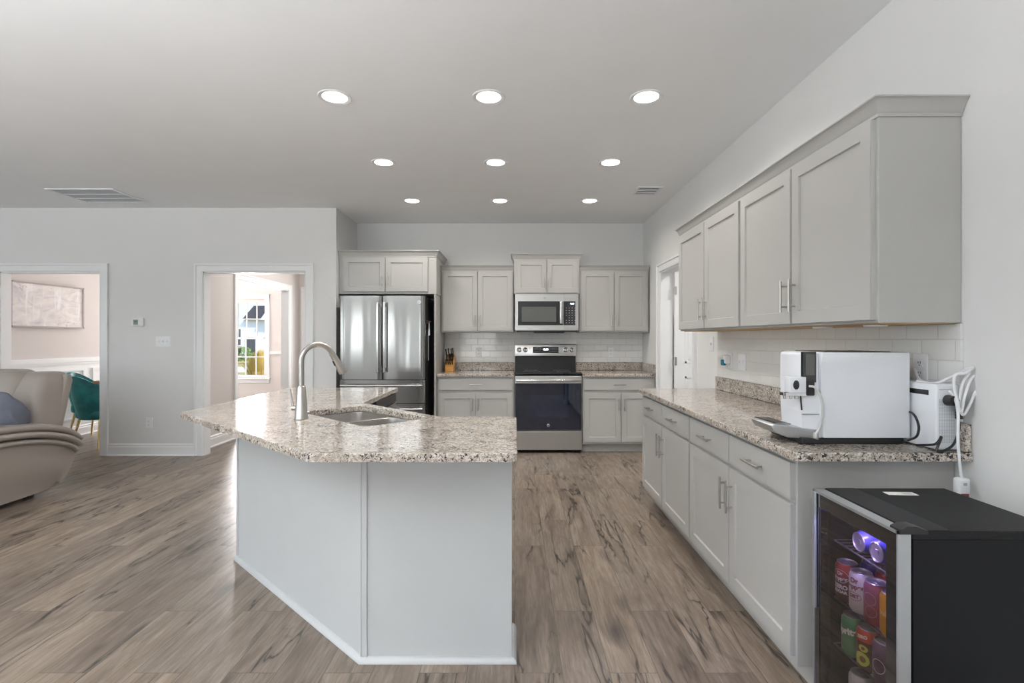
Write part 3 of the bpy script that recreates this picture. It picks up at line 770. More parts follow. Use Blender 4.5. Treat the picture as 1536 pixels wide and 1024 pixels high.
def fridge_handle(bm, a, b, horiz=False):
    a = Vector(a); b = Vector(b)
    if horiz:
        tube(bm, [a+Vector((0, .045, 0)), a+Vector((.004, .012, 0)), a+Vector((.03, 0, 0)), b-Vector((.03, 0, 0)), b+Vector((-.004, .012, 0)), b+Vector((0, .045, 0))], .0125, 12, 4)
    else:
        bx(bm, a.x-.013, a.x+.013, a.y-.008, a.y+.010, a.z, b.z); bevel_all(bm, .006, 3)
        bx(bm, a.x-.010, a.x+.010, a.y+.004, a.y+.048, a.z+.015, a.z+.05); bx(bm, a.x-.010, a.x+.010, a.y+.004, a.y+.048, b.z-.05, b.z-.015)
for (a, b, hx) in ((FXL, xm-.0035, xm-.037), (xm+.0035, FXR, xm+.034)):
    d = obj('door', curved_door(a, b, .853, 1.758), M_steel, fr, 40)
    bm = NB(); fridge_handle(bm, (hx, FY0-.045, .93), (hx, FY0-.045, 1.69)); obj('handle', bm, M_bar, d, 40)
    if a != FXL:
        cx, cz = FXR-.060, 1.69
        bm = NB(); lathe(bm, [(.0001, -.003), (.021, -.003), (.024, 0), (.024, .004)], 32, (cx, FY0+.006, cz), 'Y'); emb = obj('emblem', bm, M_silver, d, 40)
        obj('monogram', text_on_front('GE', .022, cx, FY0+.0022, cz, .0004), M_greytxt, emb)
for (z0, z1) in ((.600, .846), (.345, .593), (.075, .338)):
    d = obj('freezer_drawer', curved_door(FXL, FXR, z0, z1), M_steel, fr, 40)
    bm = NB(); fridge_handle(bm, (FXL+.05, FY0-.038, z1-.055), (FXR-.05, FY0-.038, z1-.055), True); obj('handle', bm, M_bar, d, 50)
# things hanging on the fridge side
mg = thing('magnetic_hook', 'dark magnetic clip stuck on the side of the refrigerator', 'hook', (FXR+.012, 5.70, 1.50))
bm = NB(); bx(bm, FXR-.001, FXR+.018, 5.66, 5.74, 1.455, 1.50); bx(bm, FXR+.018, FXR+.045, 5.66, 5.70, 1.475, 1.49); bevel_all(bm, .002); obj('clip', bm, mat('dark_bronze', (.05, .035, .03), .4, .6), mg)
bm = NB(); cyl(bm, (FXR+.022, 5.68, 1.40), (FXR+.022, 5.68, 1.474), .010, .007, 12); bx(bm, FXR+.012, FXR+.032, 5.675, 5.685, 1.33, 1.40); tag(obj('bottle_opener', bm, M_silver, None, 40), 'small silver bottle opener hanging on the fridge side', 'bottle opener')
bm = NB(); prism(bm, [(5.71, 1.34), (5.73, 1.34), (5.735, 1.05), (5.715, 1.05)], FXR+.003, FXR+.012, 'X'); bevel_all(bm, .002); tag(obj('spatula', bm, M_silver), 'thin grey metal strip hanging down the fridge side', 'utensil')

# ------------------------------------------------------------------ microwave
mw = thing('microwave', 'stainless over-the-range microwave above the cooktop', 'microwave', (.378, 6.2, 1.387))
MX0, MX1, MY = .004, .752, YB-.40
obj('body', BOX(MX0+.006, MX1-.006, MY+.03, YB-.01, 1.392, 1.80, .003), M_black, mw)
# front surround as a frame
dxr = .576   # door / control split
bm = NB()
for (a, b, c, e) in ((MX0, dxr, 1.735, 1.818), (MX0, dxr, 1.392, 1.452), (MX0, MX0+.035, 1.452, 1.735), (dxr-.075+.07, dxr, 1.452, 1.735)): bx(bm, a, b, MY, MY+.03, c, e)
dfr = obj('door', bm, M_steelr, mw)
obj('window_border', BOX(MX0+.034, dxr-.005, MY+.002, MY+.026, 1.451, 1.736), M_blackgloss, dfr)
obj('window', BOX(MX0+.078, dxr-.088, MY-.0005, MY+.004, 1.492, 1.670), mat('microwave_window', (.11, .115, .11), .12), dfr)
bm = NB(); bx(bm, dxr-.048, dxr-.014, MY-.042, MY-.026, 1.468, 1.735); bevel_all(bm, .006, 3); bx(bm, dxr-.042, dxr-.020, MY-.03, MY+.002, 1.48, 1.50); bx(bm, dxr-.042, dxr-.020, MY-.03, MY+.002, 1.70, 1.72); obj('handle', bm, M_bar, dfr, 40)
bm = NB(); lathe(bm, [(.0001, -.003), (.015, -.003), (.018, 0), (.018, .002)], 28, (.36, MY, 1.777), 'Y'); e_ = obj('emblem', bm, M_silver, dfr, 40); obj('monogram', text_on_front('GE', .016, .36, MY-.0035, 1.777, .0003), M_greytxt, e_)
bm = NB(); bx(bm, dxr+.002, MX1, MY, MY+.03, 1.735, 1.818); bx(bm, dxr+.002, MX1, MY, MY+.03, 1.392, 1.452); bx(bm, MX1-.036, MX1, MY, MY+.03, 1.452, 1.735)
cp = obj('control_side', bm, M_steelr, mw)
pn = obj('control_panel', BOX(dxr+.002, MX1-.037, MY-.001, MY+.026, 1.452, 1.735), M_blackgloss, mw)
obj('clock_digits', text_on_front('12:00', .022, .675, MY-.0018, 1.705, .0006), M_lcd, pn)
bm = NB()
for r in range(7):
    for c in range(4):
        if (r, c) in ((2, 0), (2, 3)): continue
        bx(bm, .604+c*.034, .614+c*.034, MY-.0016, MY-.001, 1.479+r*.029, 1.483+r*.029)
obj('keypad_marks', bm, M_whitetxt, pn)
bm = NB(); bx(bm, MX0+.02, MX1-.02, MY+.01, MY+.05, 1.374, 1.391); prism(bm, [(.20, 1.387), (.62, 1.387), (.58, 1.362), (.24, 1.362)], MY+.02, MY+.20, 'Y'); obj('vent_grille', bm, M_black, mw)

# ------------------------------------------------------------------ range
rg = thing('range', 'stainless electric range with black glass cooktop and oven door', 'range', (.38, 6.1, 0))
RX0, RX1, RY = .001, .760, 5.785
obj('body', BOX(RX0+.002, RX1-.002, RY+.045, YB-.03, .03, .885, .003), M_blackmatte, rg)
bm = NB(); [bx(bm, x, x+.04, y, y+.04, 0, .03) for x in (.03, .69) for y in (5.88, 6.3)]; obj('feet', bm, M_black, rg)
ck = obj('cooktop', BOX(RX0, RX1, RY+.015, YB-.085, .888, .912, .005, 2), M_blackgloss, rg)
bm = NB()
for (x, y, r) in ((.20, 6.18, .075), (.56, 6.18, .09), (.20, 5.96, .10), (.57, 5.95, .075)):
    lathe(bm, [(r, .9122), (r+.002, .9124), (r+.002, .9122)], 40, (x, y, 0), cap=False)
obj('burner_rings', bm, M_greytxt, ck)
# backguard: raised steel console on a black riser
obj('riser', BOX(RX0+.004, RX1-.004, YB-.085, YB-.035, .89, 1.075, .003), M_black, rg)
bm = NB(); prism(bm, [(YB-.125, 1.078), (YB-.105, 1.225), (YB-.03, 1.225), (YB-.03, 1.078)], RX0+.002, RX1-.002, 'X'); bevel_all(bm, .004, 2)
cons = obj('console', bm, M_steelr, rg, 40)
RG = YB-.115
dp = obj('display', BOX(.225, .540, RG-.006, RG+.01, 1.118, 1.195), M_blackgloss, cons)
obj('clock_digits', text_on_front('12:00', .030, .382, RG-.0068, 1.160, .0008), M_lcd, dp)
bm = NB()
for x in list(range(6))+list(range(10, 16)):
    for z in (1.135, 1.155, 1.175): bx(bm, .240+x*.0185, .250+x*.0185, RG-.0066, RG-.006, z, z+.004)
obj('key_marks', bm, M_greytxt, dp)
for x in (.055, .130, .632, .706):
    bm = NB(); lathe(bm, [(.030, 0), (.030, -.008), (.023, -.012), (.021, -.036), (.018, -.040), (.0001, -.040)], 28, (x, RG-.002, 1.155), 'Y'); k = obj('knob', bm, M_chrome, cons, 40)
    obj('pointer', BOX(x-.003, x+.003, RG-.046, RG-.040, 1.136, 1.176), M_black, k)
# oven door
dd_ = obj('oven_door', BOX(RX0, RX1, RY, RY+.04, .255, .872, .005, 2), M_steelr, rg)
obj('door_glass', BOX(RX0+.004, RX1-.004, RY-.004, RY+.002, .262, .790, .001), mat('oven_glass_sky_tint', (.007, .011, .024), .04, 0, Coat_Weight=1.0), dd_)  # blue of the reflected sky put into the black glass colour
M_ovensky = mat('oven_window_sky_tint', (.012, .019, .042), .06, 0, Coat_Weight=1.0)  # sky reflection painted in as a stronger blue than the glass around it
obj('window', BOX(.16, .60, RY-.0052, RY-.003, .40, .66), M_ovensky, dd_)
bm = NB(); lathe(bm, [(.0001, -.002), (.014, -.002), (.017, 0)], 28, (.38, RY-.004, .315), 'Y'); e_ = obj('emblem', bm, M_silver, dd_, 40); obj('monogram', text_on_front('GE', .016, .38, RY-.0066, .315, .0003), M_dark, e_)
bm = NB(); bx(bm, .012, .748, RY-.062, RY-.040, .808, .838); bevel_all(bm, .008, 3); bx(bm, .03, .06, RY-.045, RY+.005, .812, .834); bx(bm, .70, .73, RY-.045, RY+.005, .812, .834); obj('handle', bm, M_bar, dd_, 40)
obj('storage_drawer', BOX(RX0, RX1, RY, RY+.04, .035, .247, .005, 2), M_steelr, rg)

# ------------------------------------------------------------------ knife block
kb = thing('knife_block', 'orange-brown wooden knife block full of black handled knives', 'knife block', (-.775, 6.24, CT))
bm = NB(); prism(bm, [(6.14, CT), (6.30, CT), (6.37, CT+.17), (6.27, CT+.205), (6.15, CT+.07), (6.14, CT+.06)], -.835, -.735, 'X'); bevel_all(bm, .003); obj('block', bm, M_block, kb)
kd = Vector((0, -.62, .78)).normalized(); i = 0
for r, (y, z, n) in enumerate(((6.165, .085, 4), (6.205, .125, 4), (6.245, .165, 4))):
    for c in range(n):
        p = Vector((-.822+c*.0255+random.uniform(-.003, .003), y, CT+z+.0)); l_ = .075+r*.028+random.uniform(-.01, .012)
        k = thing('kitchen_knife', 'black handled knife in the wooden knife block', 'knife', tuple(p), 0, 'knives in the block')
        d2 = (kd+Vector((random.uniform(-.08, .08), 0, random.uniform(-.03, .1)))).normalized()
        bm = NB(); cyl(bm, p-d2*.01, p+d2*.02, .006, .007, 10); cyl(bm, p+d2*.02, p+d2*l_, .0085, .0075, 10); cyl(bm, p+d2*l_, p+d2*(l_+.012), .0095, .006, 10); obj('handle', bm, M_black, k, 40)
        bm = NB()
        for q in (.4, .75): cyl(bm, p+d2*l_*q-Vector((0, .0095, 0)), p+d2*l_*q-Vector((0, .004, 0)), .002, n=8)
        obj('rivets', bm, M_nickel, k)

# ------------------------------------------------------------------ electrical plates
def plate(name, label, c, normal, kind='outlet', gang=1, m=None):
    """c centre on the wall; normal 'y' faces -Y, 'x' faces -X"""
    m = m or M_white; w = .072+.046*(gang-1); h = .115
    t = thing(name, label, {'outlet': 'outlet', 'switch': 'light switch'}[kind], c, 0 if normal == 'y' else -PI/2)
    bm = BOX(-w/2, w/2, -.006, -.0005, -h/2, h/2, .002, 2); obj('plate', bm, m, t, world=False)
    for g in range(gang):
        x = (g-(gang-1)/2)*.046
        if kind == 'outlet':
            for z in (-.02, .02):
                s = obj('socket', BOX(x-.016, x+.016, -.008, -.005, z-.014, z+.014, .003, 2), m, t, world=False)
                bm = NB(); [bx(bm, x+k-.0012, x+k+.0012, -.0086, -.0078, z-.002, z+.007) for k in (-.006, .006)]; cyl(bm, (x, -.0086, z-.008), (x, -.0078, z-.008), .0022, n=10); obj('slots', bm, M_dark, s, world=False)
        else:
            bm = NB(); q = bx(bm, x-.005, x+.005, -.016, -.005, -.010, .012)[0]
            for v_ in q:
                if v_.co.y < -.01: v_.co.z = v_.co.z*.6+.005
            obj('toggle', bm, m, t, world=False)
    return t
def PX(px, py, Y): s = 768/Y; return ((px-772)/s, Y, 1.3-(py-507)/s)
plate('wall_outlet', 'white outlet low on the wall between the two doorways', PX(224, 634, YL), 'y')
plate('light_switch', 'white triple light switch on the wall between the doorways', PX(245, 512, YL), 'y', 'switch', 3)
plate('wall_outlet', 'outlet in the tile between knife block and range', (PX(718, 528, YB)[0], YB-.009, PX(718, 528, YB)[2]), 'y')
plate('wall_outlet', 'outlet in the tile right of the range', (PX(916, 528, YB)[0], YB-.009, PX(916, 528, YB)[2]), 'y')
def RXp(px, py, X=XW): s = (px-772)/X; return (X, 768/s, 1.3-(py-507)/s)
c = RXp(1068, 516); plate('light_switch', 'white light switch on the wall beside the pantry door', (XW, c[1], c[2]), 'x', 'switch')
c = RXp(1096, 541, XW-.009); plate('wall_outlet', 'outlet holding the blue air freshener on the right wall tile', (XW-.009, c[1], c[2]), 'x')
c2 = RXp(1112, 541, XW-.009); plate('light_switch', 'double switch plate in the tile just right of the air freshener', (XW-.009, c2[1]-.02, c[2]), 'x', 'switch', 2)
c3 = RXp(1382, 552, XW-.009); plate('wall_outlet', 'outlet in the right wall tile behind the coffee machine', (XW-.009, c3[1], c3[2]), 'x')
# air freshener plugged in
af = thing('air_freshener', 'plug-in air freshener with blue liquid on the right wall', 'air freshener', (XW-.02, c[1], c[2]))
bm = NB(); sell(bm, (XW-.040, c[1], c[2]+.012), .022, .024, .034, .5, .6); obj('body', bm, M_white, af, 60)
bm = NB(); sell(bm, (XW-.058, c[1]+.012, c[2]-.012), .016, .020, .022, .4, .5); obj('liquid_bottle', bm, mat('blue_liquid', (.0, .16, .26), .15), af, 60)
# thermostat
tx, ty, tz = PX(208, 483, YL); th = thing('thermostat', 'white wall thermostat with a small grey screen', 'thermostat', (tx, ty, tz))
obj('body', BOX(tx-.065, tx+.065, YL-.024, YL-.0005, tz-.046, tz+.046, .006, 3), M_white, th, 40)
obj('screen', BOX(tx-.042, tx+.010, YL-.0255, YL-.023, tz-.028, tz+.026), mat('lcd_screen', (.17, .23, .20), .25), th)
obj('digits', text_on_front('72', .026, tx-.016, YL-.0262, tz+.002, .0006), M_dark, th)
obj('buttons', BOX(tx+.030, tx+.048, YL-.0262, YL-.023, tz-.020, tz+.018, .002), M_trim, th)
hs = PX(453, 512, 8.62)
# puck lights under right uppers
for y, l_ in ((1.98, 'flat white puck light under the right upper cabinets, nearer to the camera'), (2.32, 'flat white puck light under the right upper cabinets, farther from the camera')):
    bm = NB(); lathe(bm, [(.0001, 1.343), (.034, 1.343), (.040, 1.346), (.040, 1.3505), (.0001, 1.3505)], 28, (RU+.085, y, 0)); tag(obj('puck_light', bm, M_white, None, 40), l_, 'light', 'puck lights under the right cabinets')

# ------------------------------------------------------------------ coffee machine
cm = thing('coffee_machine', 'white automatic coffee machine on the right granite counter', 'coffee machine', (1.26, 2.06, CT))
CX0, CX1, CY0, CY1 = 1.155, 1.487, 1.925, 2.205; z = CT
M_cmw = mat('coffee_machine_white', (.78, .80, .84), .25)
obj('plinth', BOX(1.085, CX1-.012, CY0+.012, CY1-.03, z, z+.026, .006, 2), M_black, cm)
bm = NB(); prism(bm, [(CX0+.008, z+.026), (CX1, z+.026), (CX1, z+.348), (CX0+.001, z+.348), (CX0-.004, z+.30), (CX0-.002, z+.15)], CY0, CY1, 'Y'); bevel_all(bm, .004, 2); obj('housing', bm, M_cmw, cm, 40)
# front module: slightly narrower, curved sides
bm = NB(); prof_ = [(1.062, z+.022), (CX0+.010, z+.022), (CX0+.002, z+.10), (CX0-.004, z+.20), (CX0-.004, z+.345), (1.055, z+.347), (1.045, z+.338), (1.048, z+.23), (1.050, z+.13)]
plan = lambda x: (CX0+.01-x)/(CX0+.01-1.045)
prof_ = [(1.085+(p[0]-1.045)*.62 if p[0] < 1.1 else p[0], p[1]) for p in prof_]
prism(bm, prof_, CY0+.014, CY1-.014, 'Y')
for v_ in bm.verts:
    if v_.co.x < 1.12: v_.co.y = CY0+.022 if v_.co.y < 2.0 else 2.095
bevel_all(bm, .004, 2); fm = obj('front_module', bm, M_cmw, cm, 40)
obj('top_panel', BOX(CX0+.03, CX1-.05, CY0+.03, CY1-.04, z+.346, z+.351, .002), M_black, cm)
obj('screen', BOX(1.088, 1.140, CY0+.0095, CY0+.022, z+.235, z+.350, .001), M_blackgloss, fm)
obj('screen_display', BOX(1.100, 1.134, CY0+.0088, CY0+.0105, z+.262, z+.340), mat('dim_display', (.10, .10, .095), .15), fm)
# brewing spout block with dark inset
sp = obj('spout_block', BOX(1.040, 1.098, CY0+.002, CY0+.05, z+.196, z+.256, .003, 2), M_cmw, cm, 40)
bm = NB(); sell(bm, (1.060, CY0+.002, z+.226), .012, .003, .018, 1, 1, 20, 10); obj('milk_port', bm, M_black, sp, 60)
obj('spout_back', BOX(1.098, 1.132, CY0+.004, CY0+.03, z+.185, z+.245, .003), M_black, cm)
bm = NB()
for x in (1.028, 1.050, 1.070): cyl(bm, (x, CY0+.02, z+.172), (x, CY0+.02, z+.196), .007, .009, 14)
bx(bm, 1.022, 1.105, CY0+.006, CY0+.05, z+.184, z+.196); obj('nozzles', bm, M_chrome, sp, 40)
bm = NB(); cyl(bm, (1.085, CY0+.010, z+.130), (1.080, CY0+.010, z+.188), .003, n=8); obj('milk_straw', bm, M_black, cm)
obj('seam', BOX(1.092, CX0-.002, CY0+.0125, CY0+.024, z+.112, z+.115), M_greytxt, cm)
bm = NB(); tube(bm, [(1.108, CY0+.004, z+.222), (1.128, CY0-.006, z+.215), (1.148, CY0-.010, z+.17), (1.152, CY0-.008, z+.12), (1.145, CY0-.004, z+.07), (1.132, CY0-.001, z+.042)], .0045, 10, 8); cyl(bm, (1.132, CY0+.004, z+.028), (1.132, CY0+.004, z+.045), .007, n=12); obj('milk_hose', bm, mat('clear_hose', (.55, .55, .54), .3), cm, 60)
# drip tray
bm = NB(); prism(bm, [(1.150, z+.018), (1.150, z+.055), (1.000, z+.072), (.985, z+.066), (1.00, z+.040), (1.05, z+.020)], CY0+.008, CY1-.06, 'Y')
for v_ in bm.verts:
    if v_.co.x < 1.06: v_.co.y += .035 if v_.co.y < 2.0 else -.01
bevel_all(bm, .003, 2)
dtr = obj('drip_tray', bm, M_silver, cm, 30)
bm = NB()
for k in range(11): y = CY0+.050+k*.0150; q = bx(bm, 1.005, 1.060, y, y+.008, z+.0715, z+.0745)[0]
bx(bm, 1.003, 1.062, CY0+.044, CY0+.048, z+.070, z+.0745); bx(bm, 1.003, 1.062, CY0+.210, CY0+.214, z+.070, z+.0745); obj('drip_grate', bm, M_steel, dtr)

# milk cooler / grinder box beside it
bxm = thing('milk_cooler', 'white box appliance with perforated grille behind the coffee machine', 'appliance', (1.545, 1.96, CT))
bm = NB(); bx(bm, 1.500, 1.584, 1.822, 2.12, CT+.004, CT+.238); bevel_all(bm, .007, 3); bo = obj('body', bm, M_cmw, bxm, 40)
bm = NB(); bx(bm, 1.4990, 1.4997, 1.855, 1.975, CT+.196, CT+.214); obj('badge', bm, M_black, bo)
bm = NB()
for r in range(30):
    for c in range(8): bx(bm, 1.510+c*.0085, 1.5145+c*.0085, 1.8208, 1.8222, CT+.03+r*.0052, CT+.0325+r*.0052)
obj('vent_grille', bm, M_silver, bo)
obj('print_line', BOX(1.51, 1.555, 1.8210, 1.8222, CT+.2185, CT+.2205), M_greytxt, bo)

# black power cable with angled plug
bm = NB()
LOOP = bm
bc = thing('power_cable', 'black power cable with angled plug in front of the white box', 'cable', (1.53, 1.80, CT))
bm.free(); LOOP = NB(); zz = lambda py, Y: 1.3-(py-507)*Y/768
def xp(px, Y): return (px-772)*Y/768
def cp_(px, py, Y): return (xp(px, Y), Y, zz(py, Y))
tube(LOOP, [cp_(1362, 616, 1.96), cp_(1371, 622, 1.86), cp_(1377, 634, 1.85), cp_(1378, 645, 1.85), cp_(1374, 655, 1.86), cp_(1362, 660, 1.90)], .0042, 10, 6)
obj('cable_loop', LOOP, M_cord, bc, 60)
bm = NB(); tube(bm, [(1.480, 1.885, CT+.008), (1.478, 1.80, CT+.030), (1.500, 1.800, CT+.055), (1.470+.01, 1.795, CT+.010), (1.500, 1.795, CT+.006), (1.540, 1.798, CT+.028), (1.562, 1.800, CT+.08), (1.564, 1.804, CT+.115)], .0042, 10, 8); obj('cable', bm, M_cord, bc, 60)
bm = NB(); cyl(bm, (1.540, 1.819, CT+.182), (1.540, 1.792, CT+.182), .020, .017, 20); tube(bm, [(1.540, 1.803, CT+.184), (1.556, 1.803, CT+.182), (1.564, 1.803, CT+.165), (1.565, 1.803, CT+.118)], .0105, 12, 5)
for k in range(5): cyl(bm, (1.565, 1.803, CT+.120+k*.009), (1.565, 1.803, CT+.124+k*.009), .0118, n=12)
obj('plug', bm, M_black, bc, 50)
# white extension cord: loops at the wall and a lead to a GFCI head hanging in front of the end panel
wc = thing('extension_cord', 'white extension cord looped by the wall with its switch box hanging', 'cord', (1.57, 1.79, .8))
bm = NB(); zz = lambda py, Y: 1.3-(py-507)*Y/768
def xp(px, Y): return (px-772)*Y/768
def cp_(px, py, Y): return (xp(px, Y), Y, zz(py, Y))
tube(bm, [cp_(1372, 554, 2.02), cp_(1380, 570, 1.97), cp_(1402, 577, 1.90), cp_(1420, 583, 1.84), cp_(1432, 597, 1.795), cp_(1437, 620, 1.780), cp_(1437, 660, 1.775), cp_(1440, 700, 1.775), cp_(1443, 722, 1.778)], .0048, 10, 8)
tube(bm, [cp_(1375, 571, 1.93), cp_(1400, 575, 1.88), cp_(1425, 566, 1.84), cp_(1452, 553, 1.80), cp_(1459, 552, 1.79), cp_(1446, 560, 1.785), cp_(1433, 562, 1.785), cp_(1431, 578, 1.782), cp_(1436, 600, 1.780), cp_(1441, 618, 1.780), cp_(1448, 590, 1.790), cp_(1458, 567, 1.793), cp_(1468, 564, 1.793), cp_(1467, 577, 1.793), cp_(1455, 606, 1.79), cp_(1444, 622, 1.788), cp_(1440, 600, 1.796), cp_(1444, 575, 1.80), cp_(1455, 558, 1.80)], .0048, 10, 8)
obj('cord', bm, M_white, wc, 60)
g = cp_(1443, 731, 1.778); bm = BOX(g[0]-.021, g[0]+.021, 1.765, 1.795, g[2]-.034, g[2]+.034, .008, 3); gb = obj('switch_box', bm, M_white, wc, 40)
obj('test_button', BOX(g[0]-.006, g[0]+.006, 1.763, 1.766, g[2]+.010, g[2]+.020, .001), M_greytxt, gb); obj('reset_button', BOX(g[0]-.014, g[0]+.012, 1.7635, 1.766, g[2]-.030, g[2]-.018), mat('red_button', (.20, .02, .02), .4), gb)

# ------------------------------------------------------------------ beverage fridge
BX0, BX1, BY0, BY1, BT = .974, 1.402, 1.302, 1.672, .81
bf = thing('beverage_fridge', 'black glass-door beverage fridge standing in the right foreground', 'beverage fridge', (1.19, 1.49, 0))
BD = BX0+.040
bm = NB(); tk = .028
bx(bm, BD, BX1, BY0, BY0+tk, .02, BT-.023); bx(bm, BD, BX1, BY1-tk, BY1, .02, BT-.023); bx(bm, BX1-tk, BX1, BY0, BY1, .02, BT-.023)
bx(bm, BD+.002, BX1-tk, BY0+tk, BY1-tk, .022, .07); bx(bm, BD+.002, BX1-tk, BY0+tk, BY1-tk, BT-.05, BT-.025)
obj('cabinet_shell', bm, M_blackmatte, bf)
tm = mat('grained_black_top', (.006, .006, .007), .6, 0, Specular_IOR_Level=.3); vv = coords(tm); bump(tm, noise(tm, vv, 180, 3), .4, .003)
tp = obj('top_panel', BOX(BD-.002, BX1+.002, BY0-.002, BY1+.002, BT-.022, BT, .003, 2), tm, bf)
obj('front_strip', BOX(BD, BD+.095, BY0+.002, BY1-.002, BT-.001, BT+.0012), mat('smooth_black_strip', (.006, .006, .007), .45, 0, Specular_IOR_Level=.3), tp)
bm = NB(); prism(bm, [(BX0+.002, BT-.008), (BX0+.004, BT+.004), (BX0+.022, BT+.012), (BX0+.045, BT+.012), (BX0+.075, BT+.001), (BX0+.075, BT-.008)], BY0-.004, BY0+.032, 'Y'); obj('hinge_cap', bm, M_black, tp, 30)
obj('feet', (lambda b: ([cyl(b, (x, y, 0), (x, y, .022), .018, n=14) for x in (1.04, 1.37) for y in (1.34, 1.63)], b)[1])(NB()), M_black, bf)
dz0, dz1 = .035, BT-.001
bm = NB(); w_ = .016
for (a, b, c, e) in ((BY0, BY0+w_*.3, dz0, dz1), (BY1-w_*.3, BY1, dz0, dz1), (BY0, BY1, dz1-.008, dz1), (BY0, BY1, dz0, dz0+.02)): bx(bm, BX0, BX0+.034, a, b, c, e)
dr_ = obj('door', bm, M_silver, bf)
bm = NB(); g0, g1 = BY0+.005, BY1-.005; b_ = .040
for (a, b, c, e) in ((g0, g0+b_, dz0+.02, dz1-.008), (g1-b_*.6, g1, dz0+.02, dz1-.008), (g0+b_, g1-b_*.6, dz1-.05, dz1-.008), (g0+b_, g1-b_*.6, dz0+.02, dz0+.06)): bx(bm, BX0+.003, BX0+.030, a, b, c, e)
obj('glass_border', bm, M_blackgloss, dr_)
obj('glass_pane', BOX(BX0+.004, BX0+.008, g0+b_, g1-b_*.6, dz0+.06, dz1-.05), M_smoke, dr_)
bm = NB(); bx(bm, BX0-.006, BX0+.002, BY1-.020, BY1-.004, .43, dz1-.006); bevel_all(bm, .002, 2); obj('pull_handle', bm, M_silver, dr_, 40)
M_wire = mat('grey_wire', (.22, .22, .24), .4, .6)
for z_ in (.17, .325, .475, .655):
    bm = NB(); [cyl(bm, (BD+.01, y, z_), (BX1-tk-.004, y, z_), .0018, n=6) for y in [BY0+tk+.012+k*.0248 for k in range(13)]]
    for x in (BD+.012, BD+.16, BX1-tk-.01): cyl(bm, (x, BY0+tk+.002, z_-.002), (x, BY1-tk-.002, z_-.002), .0028, n=8)
    obj('wire_shelf', bm, M_wire, bf, 40)
obj('led_strip', BOX(BD+.02, BD+.05, BY0+.10, BY1-.10, BT-.054, BT-.051), M_led, bf)
for (x_, z_, e_, c_, dv) in ((1.022, BT-.060, 1.5, (.42, .34, 1), (.25, 0, -1)),):
    d = bpy.data.lights.new('led_light', 'AREA'); d.shape = 'RECTANGLE'; d.size = .008; d.size_y = .26; d.energy = e_; d.color = c_
    lo = bpy.data.objects.new('led_light', d); COL.objects.link(lo); lo.parent = bf; lo.location = Vector((x_, 1.49, z_))-bf.location
    lo.rotation_euler = Vector(dv).to_track_quat('-Z', 'Y').to_euler()
st = thing('paper_sticker', 'white printed sticker lying on top of the beverage fridge', 'sticker', (1.19, 1.60, BT))
bm = BOX(-.045, .045, -.016, .016, .0005, .0012); s_ = obj('paper', bm, M_paper, st, world=False)
bm = NB(); [bx(bm, .005, .035, -.010+k*.006, -.0075+k*.006, .0012, .0014) for k in range(4)]; obj('print', bm, M_greytxt, s_, world=False)
st.rotation_euler = (0, 0, -.06); st.location = (1.215, 1.612, BT)

# cans
def can(label, p, m_body, group, lying=False, rot=PI, words=(), decor=None, scale=1.0, m_lid=None):
    r = .0325; h = .120
    t = thing('drink_can', label, 'can', p, rot, group)
    if lying: t.rotation_euler = (PI/2, 0, PI/2); 
    bm = NB(); lathe(bm, [(.024, .001), (.026, 0), (r, .010), (r, h-.014), (.0275, h-.003)], 28, cap=False); obj('can_body', bm, m_body, t, 50, world=False)
    bm = NB(); lathe(bm, [(.0275, h-.003), (.0285, h-.0015), (.0265, h), (.025, h-.004), (.0001, h-.004)], 28, cap=False); lid = obj('lid', bm, M_silver, t, 50, world=False)
    bm = NB(); bx(bm, -.006, .008, -.007, .007, h-.004, h-.0015); bevel_all(bm, .001); obj('pull_tab', bm, M_silver, lid, world=False)
    bm = NB(); lathe(bm, [(.0001, .006), (.018, .004), (.024, .001)], 28, cap=False); obj('can_base', bm, M_silver, t, 50, world=False)
    # wrap text round the +X side (local): text plane coords (u,v) -> angle u/r
    for (s, size, v_, bold, mm, tilt) in words:
        b = text_bm(s, size, .0002, bold)
        bmesh.ops.subdivide_edges(b, edges=[e for e in b.edges if e.calc_length() > .004], cuts=2)
        for v2 in b.verts:
            u, w = v2.co.x, v2.co.y; u2 = u*math.cos(tilt)-w*math.sin(tilt); w2 = u*math.sin(tilt)+w*math.cos(tilt)
            a = u2/r; rr = r+.0004+v2.co.z; v2.co = Vector((rr*math.cos(a), rr*math.sin(a), v_+w2))
        obj('lettering', b, mm, t, world=False)
    if decor: decor(t, r, h)
    return t
def ell_patch(t, r, cu, cv, a, b, m, name, ring=0, off=.0006):
    bm = NB(); n = 28; V = []
    for k in range(n):
        th_ = 2*PI*k/n; u = cu+a*math.cos(th_); v_ = cv+b*math.sin(th_); an = u/r; V.append((an, v_))
    if ring:
        V2 = [((cu+(a-ring)*math.cos(2*PI*k/n))/r, cv+(b-ring)*math.sin(2*PI*k/n)) for k in range(n)]
        A_ = [bm.verts.new(((r+off)*math.cos(x), (r+off)*math.sin(x), z_)) for x, z_ in V]; B_ = [bm.verts.new(((r+off)*math.cos(x), (r+off)*math.sin(x), z_)) for x, z_ in V2]
        for k in range(n): bm.faces.new((A_[k], A_[(k+1) % n], B_[(k+1) % n], B_[k]))
    else:
        rings = []
        for q in (1, .75, .5, .25):
            rings.append([bm.verts.new(((r+off)*math.cos((cu+a*q*math.cos(2*PI*k/n))/r), (r+off)*math.sin((cu+a*q*math.cos(2*PI*k/n))/r), cv+b*q*math.sin(2*PI*k/n))) for k in range(n)])
        for p_, q_ in zip(rings, rings[1:]):
            for k in range(n): bm.faces.new((p_[k], p_[(k+1) % n], q_[(k+1) % n], q_[k]))
        bm.faces.new(rings[-1])
    obj(name, bm, m, t, world=False)
